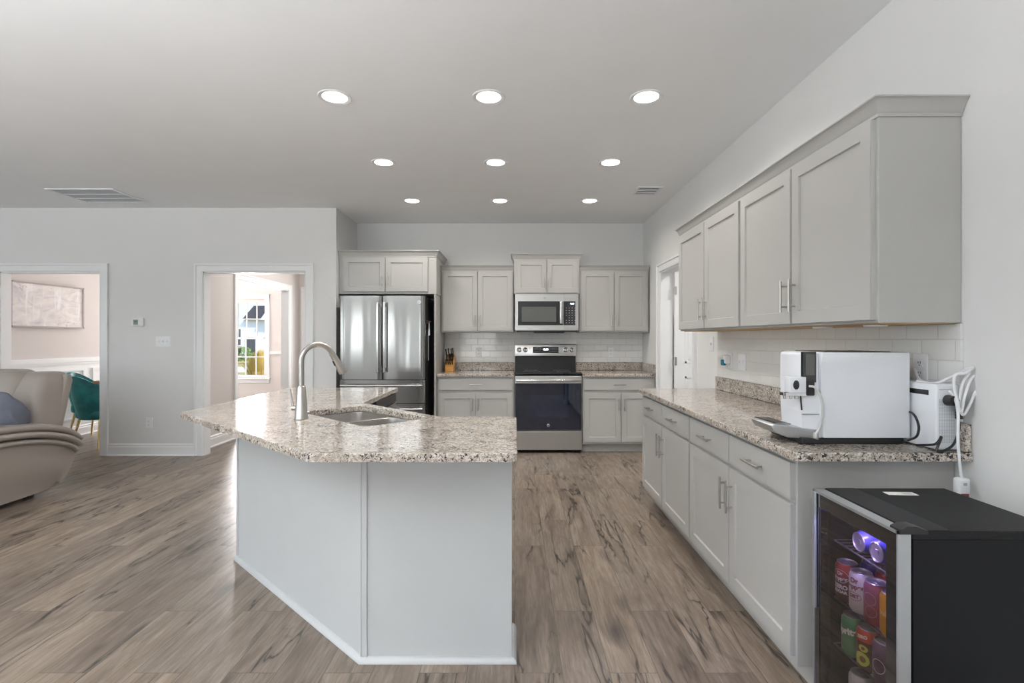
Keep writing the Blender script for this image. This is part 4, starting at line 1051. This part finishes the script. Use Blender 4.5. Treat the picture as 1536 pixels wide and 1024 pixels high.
def two_tone(name, c1, c2, z_):
    m = mat(name, c1, .3, .3); tc = N(m, 'ShaderNodeTexCoord'); se = N(m, 'ShaderNodeSeparateXYZ'); L(m, tc.outputs['Object'], se.inputs[0])
    f = math_(m, 'GREATER_THAN', se.outputs['Z'], z_); L(m, mix(m, f, c1, c2), P(m).inputs['Base Color']); return m
cM = two_tone('maroon_can', (.10, .015, .02), (.34, .035, .04), .072); cW = mat('white_can', (.72, .73, .76), .3, .2); cP = two_tone('pink_can', (.42, .09, .13), (.36, .12, .22), .06)
cY = mat('yellow_can', (.80, .42, .03), .3, .2); cG = mat('green_can', (.10, .34, .17), .3, .3); cO = two_tone('brown_can', (.13, .05, .03), (.60, .10, .03), .085)
cV = mat('violet_can', (.16, .08, .20), .3, .4); cB = mat('blue_can', (.08, .08, .35), .3, .4); cR = mat('maroon_print', (.22, .05, .06), .5); cLime = mat('lime_print', (.55, .68, .05), .5); cPit = mat('pit_print', (.25, .10, .03), .5)
cGr = mat('pale_ring_print', (.55, .42, .52), .5); cWh = mat('bright_print', (.85, .87, .85), .5); cYl = mat('pale_yellow_print', (.95, .78, .35), .5)
XR0 = 1.046; R1, R2, R3, R4 = .657, .478, .328, .172
g1_ = 'cans on the upper shelf of the beverage fridge'
AN = PI-.25*0+.35  # face the glass, turned a little to the camera
can('dark red drink can with white lettering, far end of the upper can row', (XR0, 1.610, R2), cM, g1_, rot=AN, words=[('Dr', .015, .088, .0006, M_whitetxt, .12), ('Pepper', .015, .072, .0006, M_whitetxt, .12), ('ZERO', .017, .047, .0008, M_whitetxt, 0), ('SUGAR', .013, .032, .0006, M_whitetxt, 0)], decor=lambda t, r, h: ell_patch(t, r, 0, .080, .026, .020, M_whitetxt, 'oval_ring', .0012))
can('white drink can with dark red lettering on the upper shelf', (XR0, 1.544, R2), cW, g1_, rot=AN, words=[('Dr', .020, .096, .0008, cR, .1), ('Pepper', .019, .078, .0008, cR, .1), ('DIET', .013, .050, .0005, cR, .1)], decor=lambda t, r, h: ell_patch(t, r, 0, .050, .020, .012, cR, 'oval_ring', .0012))
can('pinkish drink can with pale rings, between white and yellow cans', (XR0, 1.478, R2), cP, g1_, rot=AN, decor=lambda t, r, h: (ell_patch(t, r, 0, .075, .018, .018, cGr, 'pale_ring', .0015), ell_patch(t, r, .004, .040, .016, .016, cGr, 'pale_ring', .0015)))
can('yellow-orange drink can by the door edge on the upper shelf', (XR0, 1.412, R2), cY, g1_, rot=AN, words=[('bubly', .022, .066, .0006, cYl, 0)])
for k, y in enumerate((1.618, 1.550, 1.482, 1.414)):
    can('dim drink can in the second row, behind the %s can' % ('dark red', 'white', 'pinkish', 'yellow')[k], (XR0+.078, y-.01, R2), (cB, cM, cV, cB)[k], g1_, rot=AN)
g2_ = 'cans on the middle shelf of the beverage fridge'
can('green drink can with white lettering on the middle shelf', (XR0, 1.580, R3), cG, g2_, rot=AN, words=[('Sprite', .027, .075, .0014, cWh, .12)])
can('brown can with avocado picture and orange top on the middle shelf', (XR0, 1.510, R3), cO, g2_, rot=AN, decor=lambda t, r, h: (ell_patch(t, r, .004, .066, .013, .010, cLime, 'avocado_mark'), ell_patch(t, r, .004, .066, .005, .005, cPit, 'avocado_pit', 0, .0009), ell_patch(t, r, .0, .034, .021, .020, cLime, 'avocado_mark'), ell_patch(t, r, .003, .034, .009, .009, cPit, 'avocado_pit', 0, .0009)), words=[('ZERO', .012, .098, .0006, cWh, .2)])
can('violet drink can near the door edge on the middle shelf', (XR0, 1.442, R3), cV, g2_, rot=AN, decor=lambda t, r, h: ell_patch(t, r, 0, .055, .018, .020, cWh, 'white_ring', .002))
g3_ = 'cans on the bottom shelf of the beverage fridge'
can('white drink can on the bottom shelf of the beverage fridge', (XR0, 1.545, R4), cW, g3_, rot=AN)
can('dark red drink can on the bottom shelf of the beverage fridge', (XR0, 1.470, R4), cM, g3_, rot=AN)
for k, (y, l_) in enumerate(((1.53, 'drink can lying end-on on the top shelf, left one'), (1.455, 'drink can lying end-on on the top shelf, right one'))):
    t = can(l_, (XR0+.10, y, R1+.035), cB, 'cans lying on the top shelf', rot=0)
    t.rotation_euler = (0, -PI/2, 0)

# ------------------------------------------------------------------ picture on the dining wall
pc = thing('wall_painting', 'pale abstract canvas hanging on the dining room wall', 'painting', (-5.83, 6.385, 1.43))
pm = mat('abstract_paint', rough=.6); v = coords(pm, (1, 1.2, 2.0)); v2 = coords(pm, (1, 9, 1.4))
n1 = noise(pm, v, 3.2, 5, .6, 1.6); n2 = noise(pm, v2, 1.3, 4, .6, .5)
c = ramp(pm, n1, [(.28, (.50, .47, .50)), (.42, (.66, .62, .63)), (.52, (.74, .70, .68)), (.66, (.80, .78, .75))])
c = mix(pm, ramp(pm, n2, [(.60, (0, 0, 0)), (.66, (.8, .8, .8))]), c, (.85, .84, .84))
n3 = noise(pm, v, 9, 3, .5, 1.5); c = mix(pm, ramp(pm, n3, [(.66, (0, 0, 0)), (.72, (.7, .7, .7))]), c, (.42, .33, .34))
L(pm, c, P(pm).inputs['Base Color'])
obj('canvas', BOX(-5.838, -5.795, 5.90, 6.87, 1.445, 1.955, .003), pm, pc)
bm = NB(); M_frame = mat('rose_frame', (.42, .35, .35), .5)
for (a, b, c_, e) in ((5.885, 5.902, 1.43, 1.97), (6.868, 6.885, 1.43, 1.97), (5.885, 6.885, 1.43, 1.446), (5.885, 6.885, 1.954, 1.97)): bx(bm, -5.839, -5.788, a, b, c_, e)
obj('frame', bm, M_frame, pc)

# ------------------------------------------------------------------ dining furniture
def dining_chair(loc, rz, label):
    t = thing('dining_chair', label, 'chair', loc, rz, 'teal velvet dining chairs')
    # faces +X ; shell wraps the back
    bm = NB(); n = 26; m_ = 12; F = []; Bk = []
    for i in range(n+1):
        a = PI*.5+PI*i/n if False else math.radians(62)+math.radians(236)*i/n
        c_, s_ = math.cos(a), math.sin(a)
        back = max(0, -c_); arm = (1-back)
        zt = .60+.26*back**1.3 - .03*max(0, c_)
        col = []
        for j in range(m_+1):
            q = j/m_; z_ = .34+(zt-.34)*q; flare = .82+.18*math.sin(min(1, q*1.3)*PI/2)
            rx = .27*flare+.05*back*q; ry = .265*flare
            col.append((rx*c_-.02, ry*s_, z_))
        F.append(col)
    A_ = [[bm.verts.new(p) for p in col] for col in F]
    B_ = [[bm.verts.new(((p[0]+.02)*.87-.02, p[1]*.87, p[2]-(.010 if j == m_ else 0))) for j, p in enumerate(col)] for col in F]
    for i in range(n):
        for j in range(m_): bm.faces.new((A_[i][j], A_[i+1][j], A_[i+1][j+1], A_[i][j+1])); bm.faces.new((B_[i+1][j], B_[i][j], B_[i][j+1], B_[i+1][j+1]))
        bm.faces.new((A_[i][m_], A_[i+1][m_], B_[i+1][m_], B_[i][m_])); bm.faces.new((A_[i+1][0], A_[i][0], B_[i][0], B_[i+1][0]))
    for i in (0, n):
        for j in range(m_): f = (A_[i][j], A_[i][j+1], B_[i][j+1], B_[i][j]); bm.faces.new(f if i == 0 else f[::-1])
    obj('backrest', bm, M_teal, t, 60, world=False)
    bm = NB(); sell(bm, (.01, 0, .40), .25, .235, .065, .4, .6); obj('seat', bm, M_teal, t, 60, world=False)
    for sx in (-1, 1):
        for sy in (-1, 1):
            bm = NB(); cyl(bm, (sx*.22, sy*.21, .012), (sx*.16, sy*.16, .35), .010, .017, 14); cyl(bm, (sx*.22, sy*.21, 0), (sx*.22, sy*.21, .014), .014, .013, 14); obj('leg', bm, M_gold, t, 50, world=False)
    return t
c1_ = dining_chair((-4.99, 6.22, 0), 1.30, 'teal velvet dining chair with brass legs nearest the doorway')
c2_ = copy_tree(c1_); c2_.location = (-5.36, 6.86, 0); c2_.rotation_euler = (0, 0, -.95); c2_['label'] = 'teal velvet dining chair farther back, only its top showing over the table'
c2_.location = (-5.47, 6.72, 0); c2_.rotation_euler = (0, 0, .1)
tb = thing('dining_table', 'brown wooden dining table with dark legs behind the teal chair', 'table', (-4.8, 7.0, 0))
tw = mat('brown_table_wood', rough=.4); v = coords(tw, (1, 14, 1)); L(tw, ramp(tw, noise(tw, v, 3, 4), [(.3, (.20, .10, .055)), (.7, (.36, .20, .11))]), P(tw).inputs['Base Color'])
obj('tabletop', BOX(-5.28, -4.20, 6.40, 7.75, .725, .765, .006, 2), tw, tb)
for y in (6.80, 7.50):
    bm = NB()
    for s in (-1, 1): prism(bm, [(-4.75+s*.30-.035, 0), (-4.75+s*.30+.035, 0), (-4.75-s*.30+.035, .725), (-4.75-s*.30-.035, .725)], y-.035+s*.001, y+.035+s*.001, 'Y')
    obj('trestle_leg', bm, M_black, tb)

# ------------------------------------------------------------------ recliner sofa
so = thing('recliner_sofa', 'taupe leather recliner sofa with rolled arm at the left edge', 'sofa', (-4.9, 4.1, 0))
XS = -3.86
# outer side panel
prof_ = [(2.95, .10), (3.10, .055), (3.85, .045), (4.24, .055), (4.36, .085), (4.43, .15), (4.49, .25), (4.53, .335), (4.50, .40), (4.30, .46), (4.0, .50), (3.6, .53), (3.1, .53), (2.95, .46), (2.90, .30)]
pr2 = smooth_path([(p[0], p[1], 0) for p in prof_]+[(prof_[0][0], prof_[0][1], 0)], 4)[:-1]
bm = NB(); prism(bm, [(p.x, p.y) for p in pr2], XS-.26, XS, 'X')
te = [e for e in bm.edges if all(abs(v_.co.x-XS) < 1e-5 for v_ in e.verts)]
bmesh.ops.bevel(bm, geom=te, offset=.035, segments=4, affect='EDGES', profile=.6)
obj('arm_panel', bm, M_leather, so, 70)
def arm_roll(pts, hx, hz, xc, name):
    """elliptical roll following a curve in the Y-Z plane"""
    pts = smooth_path([(0, p[0], p[1]) for p in pts], 6); bm = NB(); rings = []; n = 20
    for i, p in enumerate(pts):
        t_ = (pts[min(i+1, len(pts)-1)]-pts[max(i-1, 0)]).normalized(); nn = Vector((0, -t_.z, t_.y))
        u = i/(len(pts)-1); k = min(1, math.sqrt(max(.02, 1-max(0, (u-.93)/.07)**2)), math.sqrt(max(.02, 1-max(0, (.05-u)/.05)**2)))
        sp_ = lambda v_: math.copysign(abs(v_)**.7, v_)
        rings.append([bm.verts.new(Vector((xc+hx*k*sp_(math.cos(2*PI*q/n)), p.y, p.z))+nn*hz*k*sp_(math.sin(2*PI*q/n))) for q in range(n)])
    for a, b in zip(rings, rings[1:]):
        for q in range(n): bm.faces.new((a[q], a[(q+1) % n], b[(q+1) % n], b[q]))
    bm.faces.new(rings[0]); bm.faces.new(rings[-1][::-1]); return obj(name, bm, M_leather, so, 70)
arm_roll([(2.93, .42), (2.98, .55), (3.20, .595), (3.60, .605), (3.87, .600), (4.17, .572), (4.40, .510), (4.52, .435), (4.565, .385)], .155, .036, XS-.125, 'armrest')
arm_roll([(2.90, .36), (2.95, .48), (3.20, .535), (3.60, .552), (3.93, .545), (4.20, .508), (4.41, .445), (4.51, .385), (4.545, .340)], .165, .034, XS-.120, 'arm_roll')
arm_roll([(2.90, .30), (2.94, .42), (3.20, .482), (3.60, .497), (3.93, .488), (4.18, .455), (4.38, .398), (4.48, .345), (4.525, .295)], .160, .030, XS-.128, 'arm_roll')
# base and seats
SX1 = XS-.26
seatw = .60
bm = NB(); bx(bm, SX1-2.0, SX1, 3.15, 4.35, .06, .30); bevel_all(bm, .03, 3); obj('base', bm, M_leather, so, 50)
bm = NB(); [bx(bm, x, x+.05, y, y+.05, 0, .09) for x in (XS-.18, -5.0, -6.0) for y in (3.3, 4.20)]; obj('foot', bm, M_black, so)
for k in range(3):
    xc = SX1-.33-k*.66
    bm = NB(); sell(bm, (xc, 3.60, .37), .335, .52, .11, .35, .3); obj('seat_cushion', bm, M_leather, so, 70)
# backrests: a centre cushion and a wing on each side, leaning back
def back_cushion(xc, w, z0, z1, y0, lean, th, name, skew=0, e=.45):
    bm = NB(); h = (z1-z0)/2; sell(bm, (0, 0, 0), w, th, h, .42, e, 32, 24)
    for v_ in bm.verts:
        z_ = v_.co.z; q = (z_+h)/(2*h)
        v_.co.y += lean*q; v_.co.x += skew*q
        v_.co.y -= .03*math.exp(-((q-.72)/.18)**2)*(1 if v_.co.y < lean*q else 0)
        v_.co += Vector((xc, y0, z0+h))
    return obj(name, bm, M_leather, so, 70)
for k in range(3):
    xo = SX1+.14-k*.70
    back_cushion(xo-.345, .225, .40, 1.035, 4.23, .17, .14, 'back_cushion', -.02, .6)
    back_cushion(xo-.075, .155, .40, 1.01, 4.27, .20, .16, 'back_wing', -.05, .6)
    if k: back_cushion(xo-.58, .10, .40, 1.0, 4.25, .18, .14, 'back_wing', .02)
bm = NB()
q = [(4.30, .30), (4.40, .30), (4.56, .93), (4.545, .98), (4.50, .98)]
prism(bm, q, SX1-2.0, SX1+.19, 'X'); bevel_all(bm, .012, 3); obj('rear_shell', bm, M_leather, so, 50)
# cushion
cu = NB(); rm = Matrix.Rotation(.45, 3, 'X') @ Matrix.Rotation(.15, 3, 'Y'); sell(cu, (0, 0, 0), .25, .085, .20, .75, .32, 36, 20)
for v_ in cu.verts:
    v_.co.y *= 1-.75*(abs(v_.co.x)/.25)**3*(abs(v_.co.z)/.2)**2
    cr_ = .010*math.sin(v_.co.x*38+v_.co.z*22)+.006*math.sin(v_.co.z*60-v_.co.x*20); v_.co.y += cr_
    v_.co = rm @ v_.co + Vector((-4.13, 4.03, .705))
tag(obj('throw_pillow', cu, M_blue, None, 70), 'crumpled blue-grey throw pillow leaning on the sofa back', 'pillow')

# ------------------------------------------------------------------ outdoors
gm = mat('dry_lawn', rough=.95); v = coords(gm); L(gm, ramp(gm, noise(gm, v, .5, 6, .65), [(.3, (.16, .17, .05)), (.5, (.34, .29, .10)), (.7, (.46, .38, .15))]), P(gm).inputs['Base Color'])
bm = NB(); bx(bm, -70, 50, 10.2, 90, -.40, -.30); bx(bm, -70, 50, -60, -3.8, -.40, -.30); bx(bm, -70, -8.8, -3.8, 10.2, -.40, -.30)
o = obj('lawn', bm, gm); o['kind'] = 'structure'
o = obj('driveway', BOX(-30, 6, 24.0, 28.0, -.31, -.27), mat('pale_concrete', (.62, .64, .70), .8)); tag(o, 'pale concrete driveway outside the dining window', 'driveway'); o['kind'] = 'structure'
hw = mat('blue_white_siding', (.62, .68, .80), .7); rf = mat('dark_roof', (.05, .055, .075), .8); gw = mat('dark_window', (.05, .06, .08), .3)
ho = thing('neighbour_house', 'pale blue-white two-storey house seen through the dining window', 'house', (-24, 46, -.3))
obj('walls', BOX(-31, -22.4, 44, 54, -.3, 6.8), hw, ho)
bm = NB(); prism(bm, [(-23.2, 2.9), (-18.2, 2.9), (-18.2, -.3), (-23.2, -.3)], 43, 53, 'Y'); prism(bm, [(-21.1, 2.8), (-19.6, 2.8), (-20.35, 3.9)], 42.4, 46, 'Y'); obj('garage_wing', bm, hw, ho)
bm = NB(); prism(bm, [(-22.7, 2.85), (-17.8, 2.85), (-20.0, 4.0), (-21.7, 4.0)], 42.6, 53, 'Y'); obj('roof', bm, rf, ho)
bm = NB(); prism(bm, [(-31.6, 6.7), (-22.0, 6.7), (-26.8, 9.6)], 43.5, 54.5, 'Y'); obj('roof', bm, rf, ho)
for (x, z_, w2, h2) in ((-24.3, 4.6, .7, 1.3), (-23.2, 1.4, .7, 1.5), (-20.3, 1.3, .9, 1.6), (-19.0, 1.2, .6, 1.8), (-22.0, .6, 1.0, 1.8)):
    yy = 43.98 if x < -23.3 and z_ > 4 else 42.9
    f = obj('window', BOX(x-w2/2, x+w2/2, yy-.06, yy+.3, z_-h2/2, z_+h2/2), M_trim, ho); obj('pane', BOX(x-w2/2+.08, x+w2/2-.08, yy-.08, yy-.05, z_-h2/2+.08, z_+h2/2-.08), gw, f)
def shrub(loc, rx, rz_, m, label, blade=False):
    bm = NB(); rnd_ = random.Random(int(loc[0]*10)+int(loc[1]))
    for k in range(260):
        a = rnd_.uniform(0, 2*PI); el = rnd_.uniform(.1, 1)
        if blade:
            b0 = Vector((math.cos(a)*rx*.3*el, math.sin(a)*rx*.3*el, 0)); tip = Vector((math.cos(a)*rx*el, math.sin(a)*rx*el, rz_*(1.3-.5*el)))
            s_ = Vector((-math.sin(a), math.cos(a), 0))*.04; md = (b0+tip)/2+Vector((0, 0, rz_*.15))
            V = [bm.verts.new(Vector(loc)+q_) for q_ in (b0-s_, b0+s_, md+s_*.8, md-s_*.8, tip)]
            bm.faces.new(V[:4]); bm.faces.new((V[3], V[2], V[4]))
        else:
            u = rnd_.uniform(-.6, 1); rr = math.sqrt(max(0, 1-u*u))*rnd_.uniform(.6, 1); c_ = Vector(loc)+Vector((math.cos(a)*rx*rr, math.sin(a)*rx*rr, rz_*.5+u*rz_*.5)); q_ = Vector((rnd_.uniform(-1, 1), rnd_.uniform(-1, 1), rnd_.uniform(-1, 1))).normalized(); w3 = q_.orthogonal().normalized()
            s2 = rx*.14; t2 = q_.cross(w3); V = [bm.verts.new(c_+w3*s2), bm.verts.new(c_+t2*s2), bm.verts.new(c_-w3*s2), bm.verts.new(c_-t2*s2)]; bm.faces.new(V)
    tag(obj('shrub', bm, m), label, 'shrub', 'shrubs outside the window')
M_gr = mat('golden_grass', (.50, .36, .09), .8); M_gn = mat('green_leaves', (.12, .20, .06), .8)
shrub((-7.75, 15.6, -.3), .62, 1.05, M_gr, 'golden ornamental grass clump just outside the dining window', True)
shrub((-17.0, 32.0, -.3), .7, 1.0, M_gn, 'small round green shrub beyond the driveway, left one')
shrub((-15.6, 33.5, -.3), .8, 1.3, M_gr, 'golden shrub beyond the driveway, right one', True)
# ------------------------------------------------------------------ added fill lamps, unseen behind the camera, put in to brighten the ceiling
M_bowl = emis('fill_lamp_bowl', (1, .98, .95), .8)
def fill_torchiere(x, y, power, label):
    t = thing('added_fill_lamp', label, 'floor lamp', (x, y, 0), 0, 'added fill lamps behind the camera')
    bm = NB(); lathe(bm, [(.0001, 0), (.14, 0), (.14, .012), (.03, .03), (.0001, .03)], 32); obj('base', bm, M_nickel, t, 40, world=False)
    bm = NB(); cyl(bm, (0, 0, .02), (0, 0, 1.62), .011, n=14); obj('pole', bm, M_nickel, t, 40, world=False)
    bm = NB(); lathe(bm, [(.02, 1.60), (.10, 1.63), (.19, 1.69), (.205, 1.73), (.198, 1.73), (.18, 1.695), (.09, 1.64), (.02, 1.61)], 36, cap=False); obj('lamp_bowl', bm, M_bowl, t, 40, world=False)
    d = bpy.data.lights.new('lamp_light', 'AREA'); d.shape = 'DISK'; d.size = .34; d.energy = power; d.color = (.97, .985, 1)
    lo = bpy.data.objects.new('lamp_light', d); COL.objects.link(lo); lo.parent = t; lo.location = (0, 0, 1.725); lo.rotation_euler = (PI, 0, 0)
fill_torchiere(-1.9, -.35, 112, 'added fill lamp unseen behind the camera, nearer the island')
fill_torchiere(-4.4, -.2, 90, 'added fill lamp unseen behind the camera, nearer the sofa')
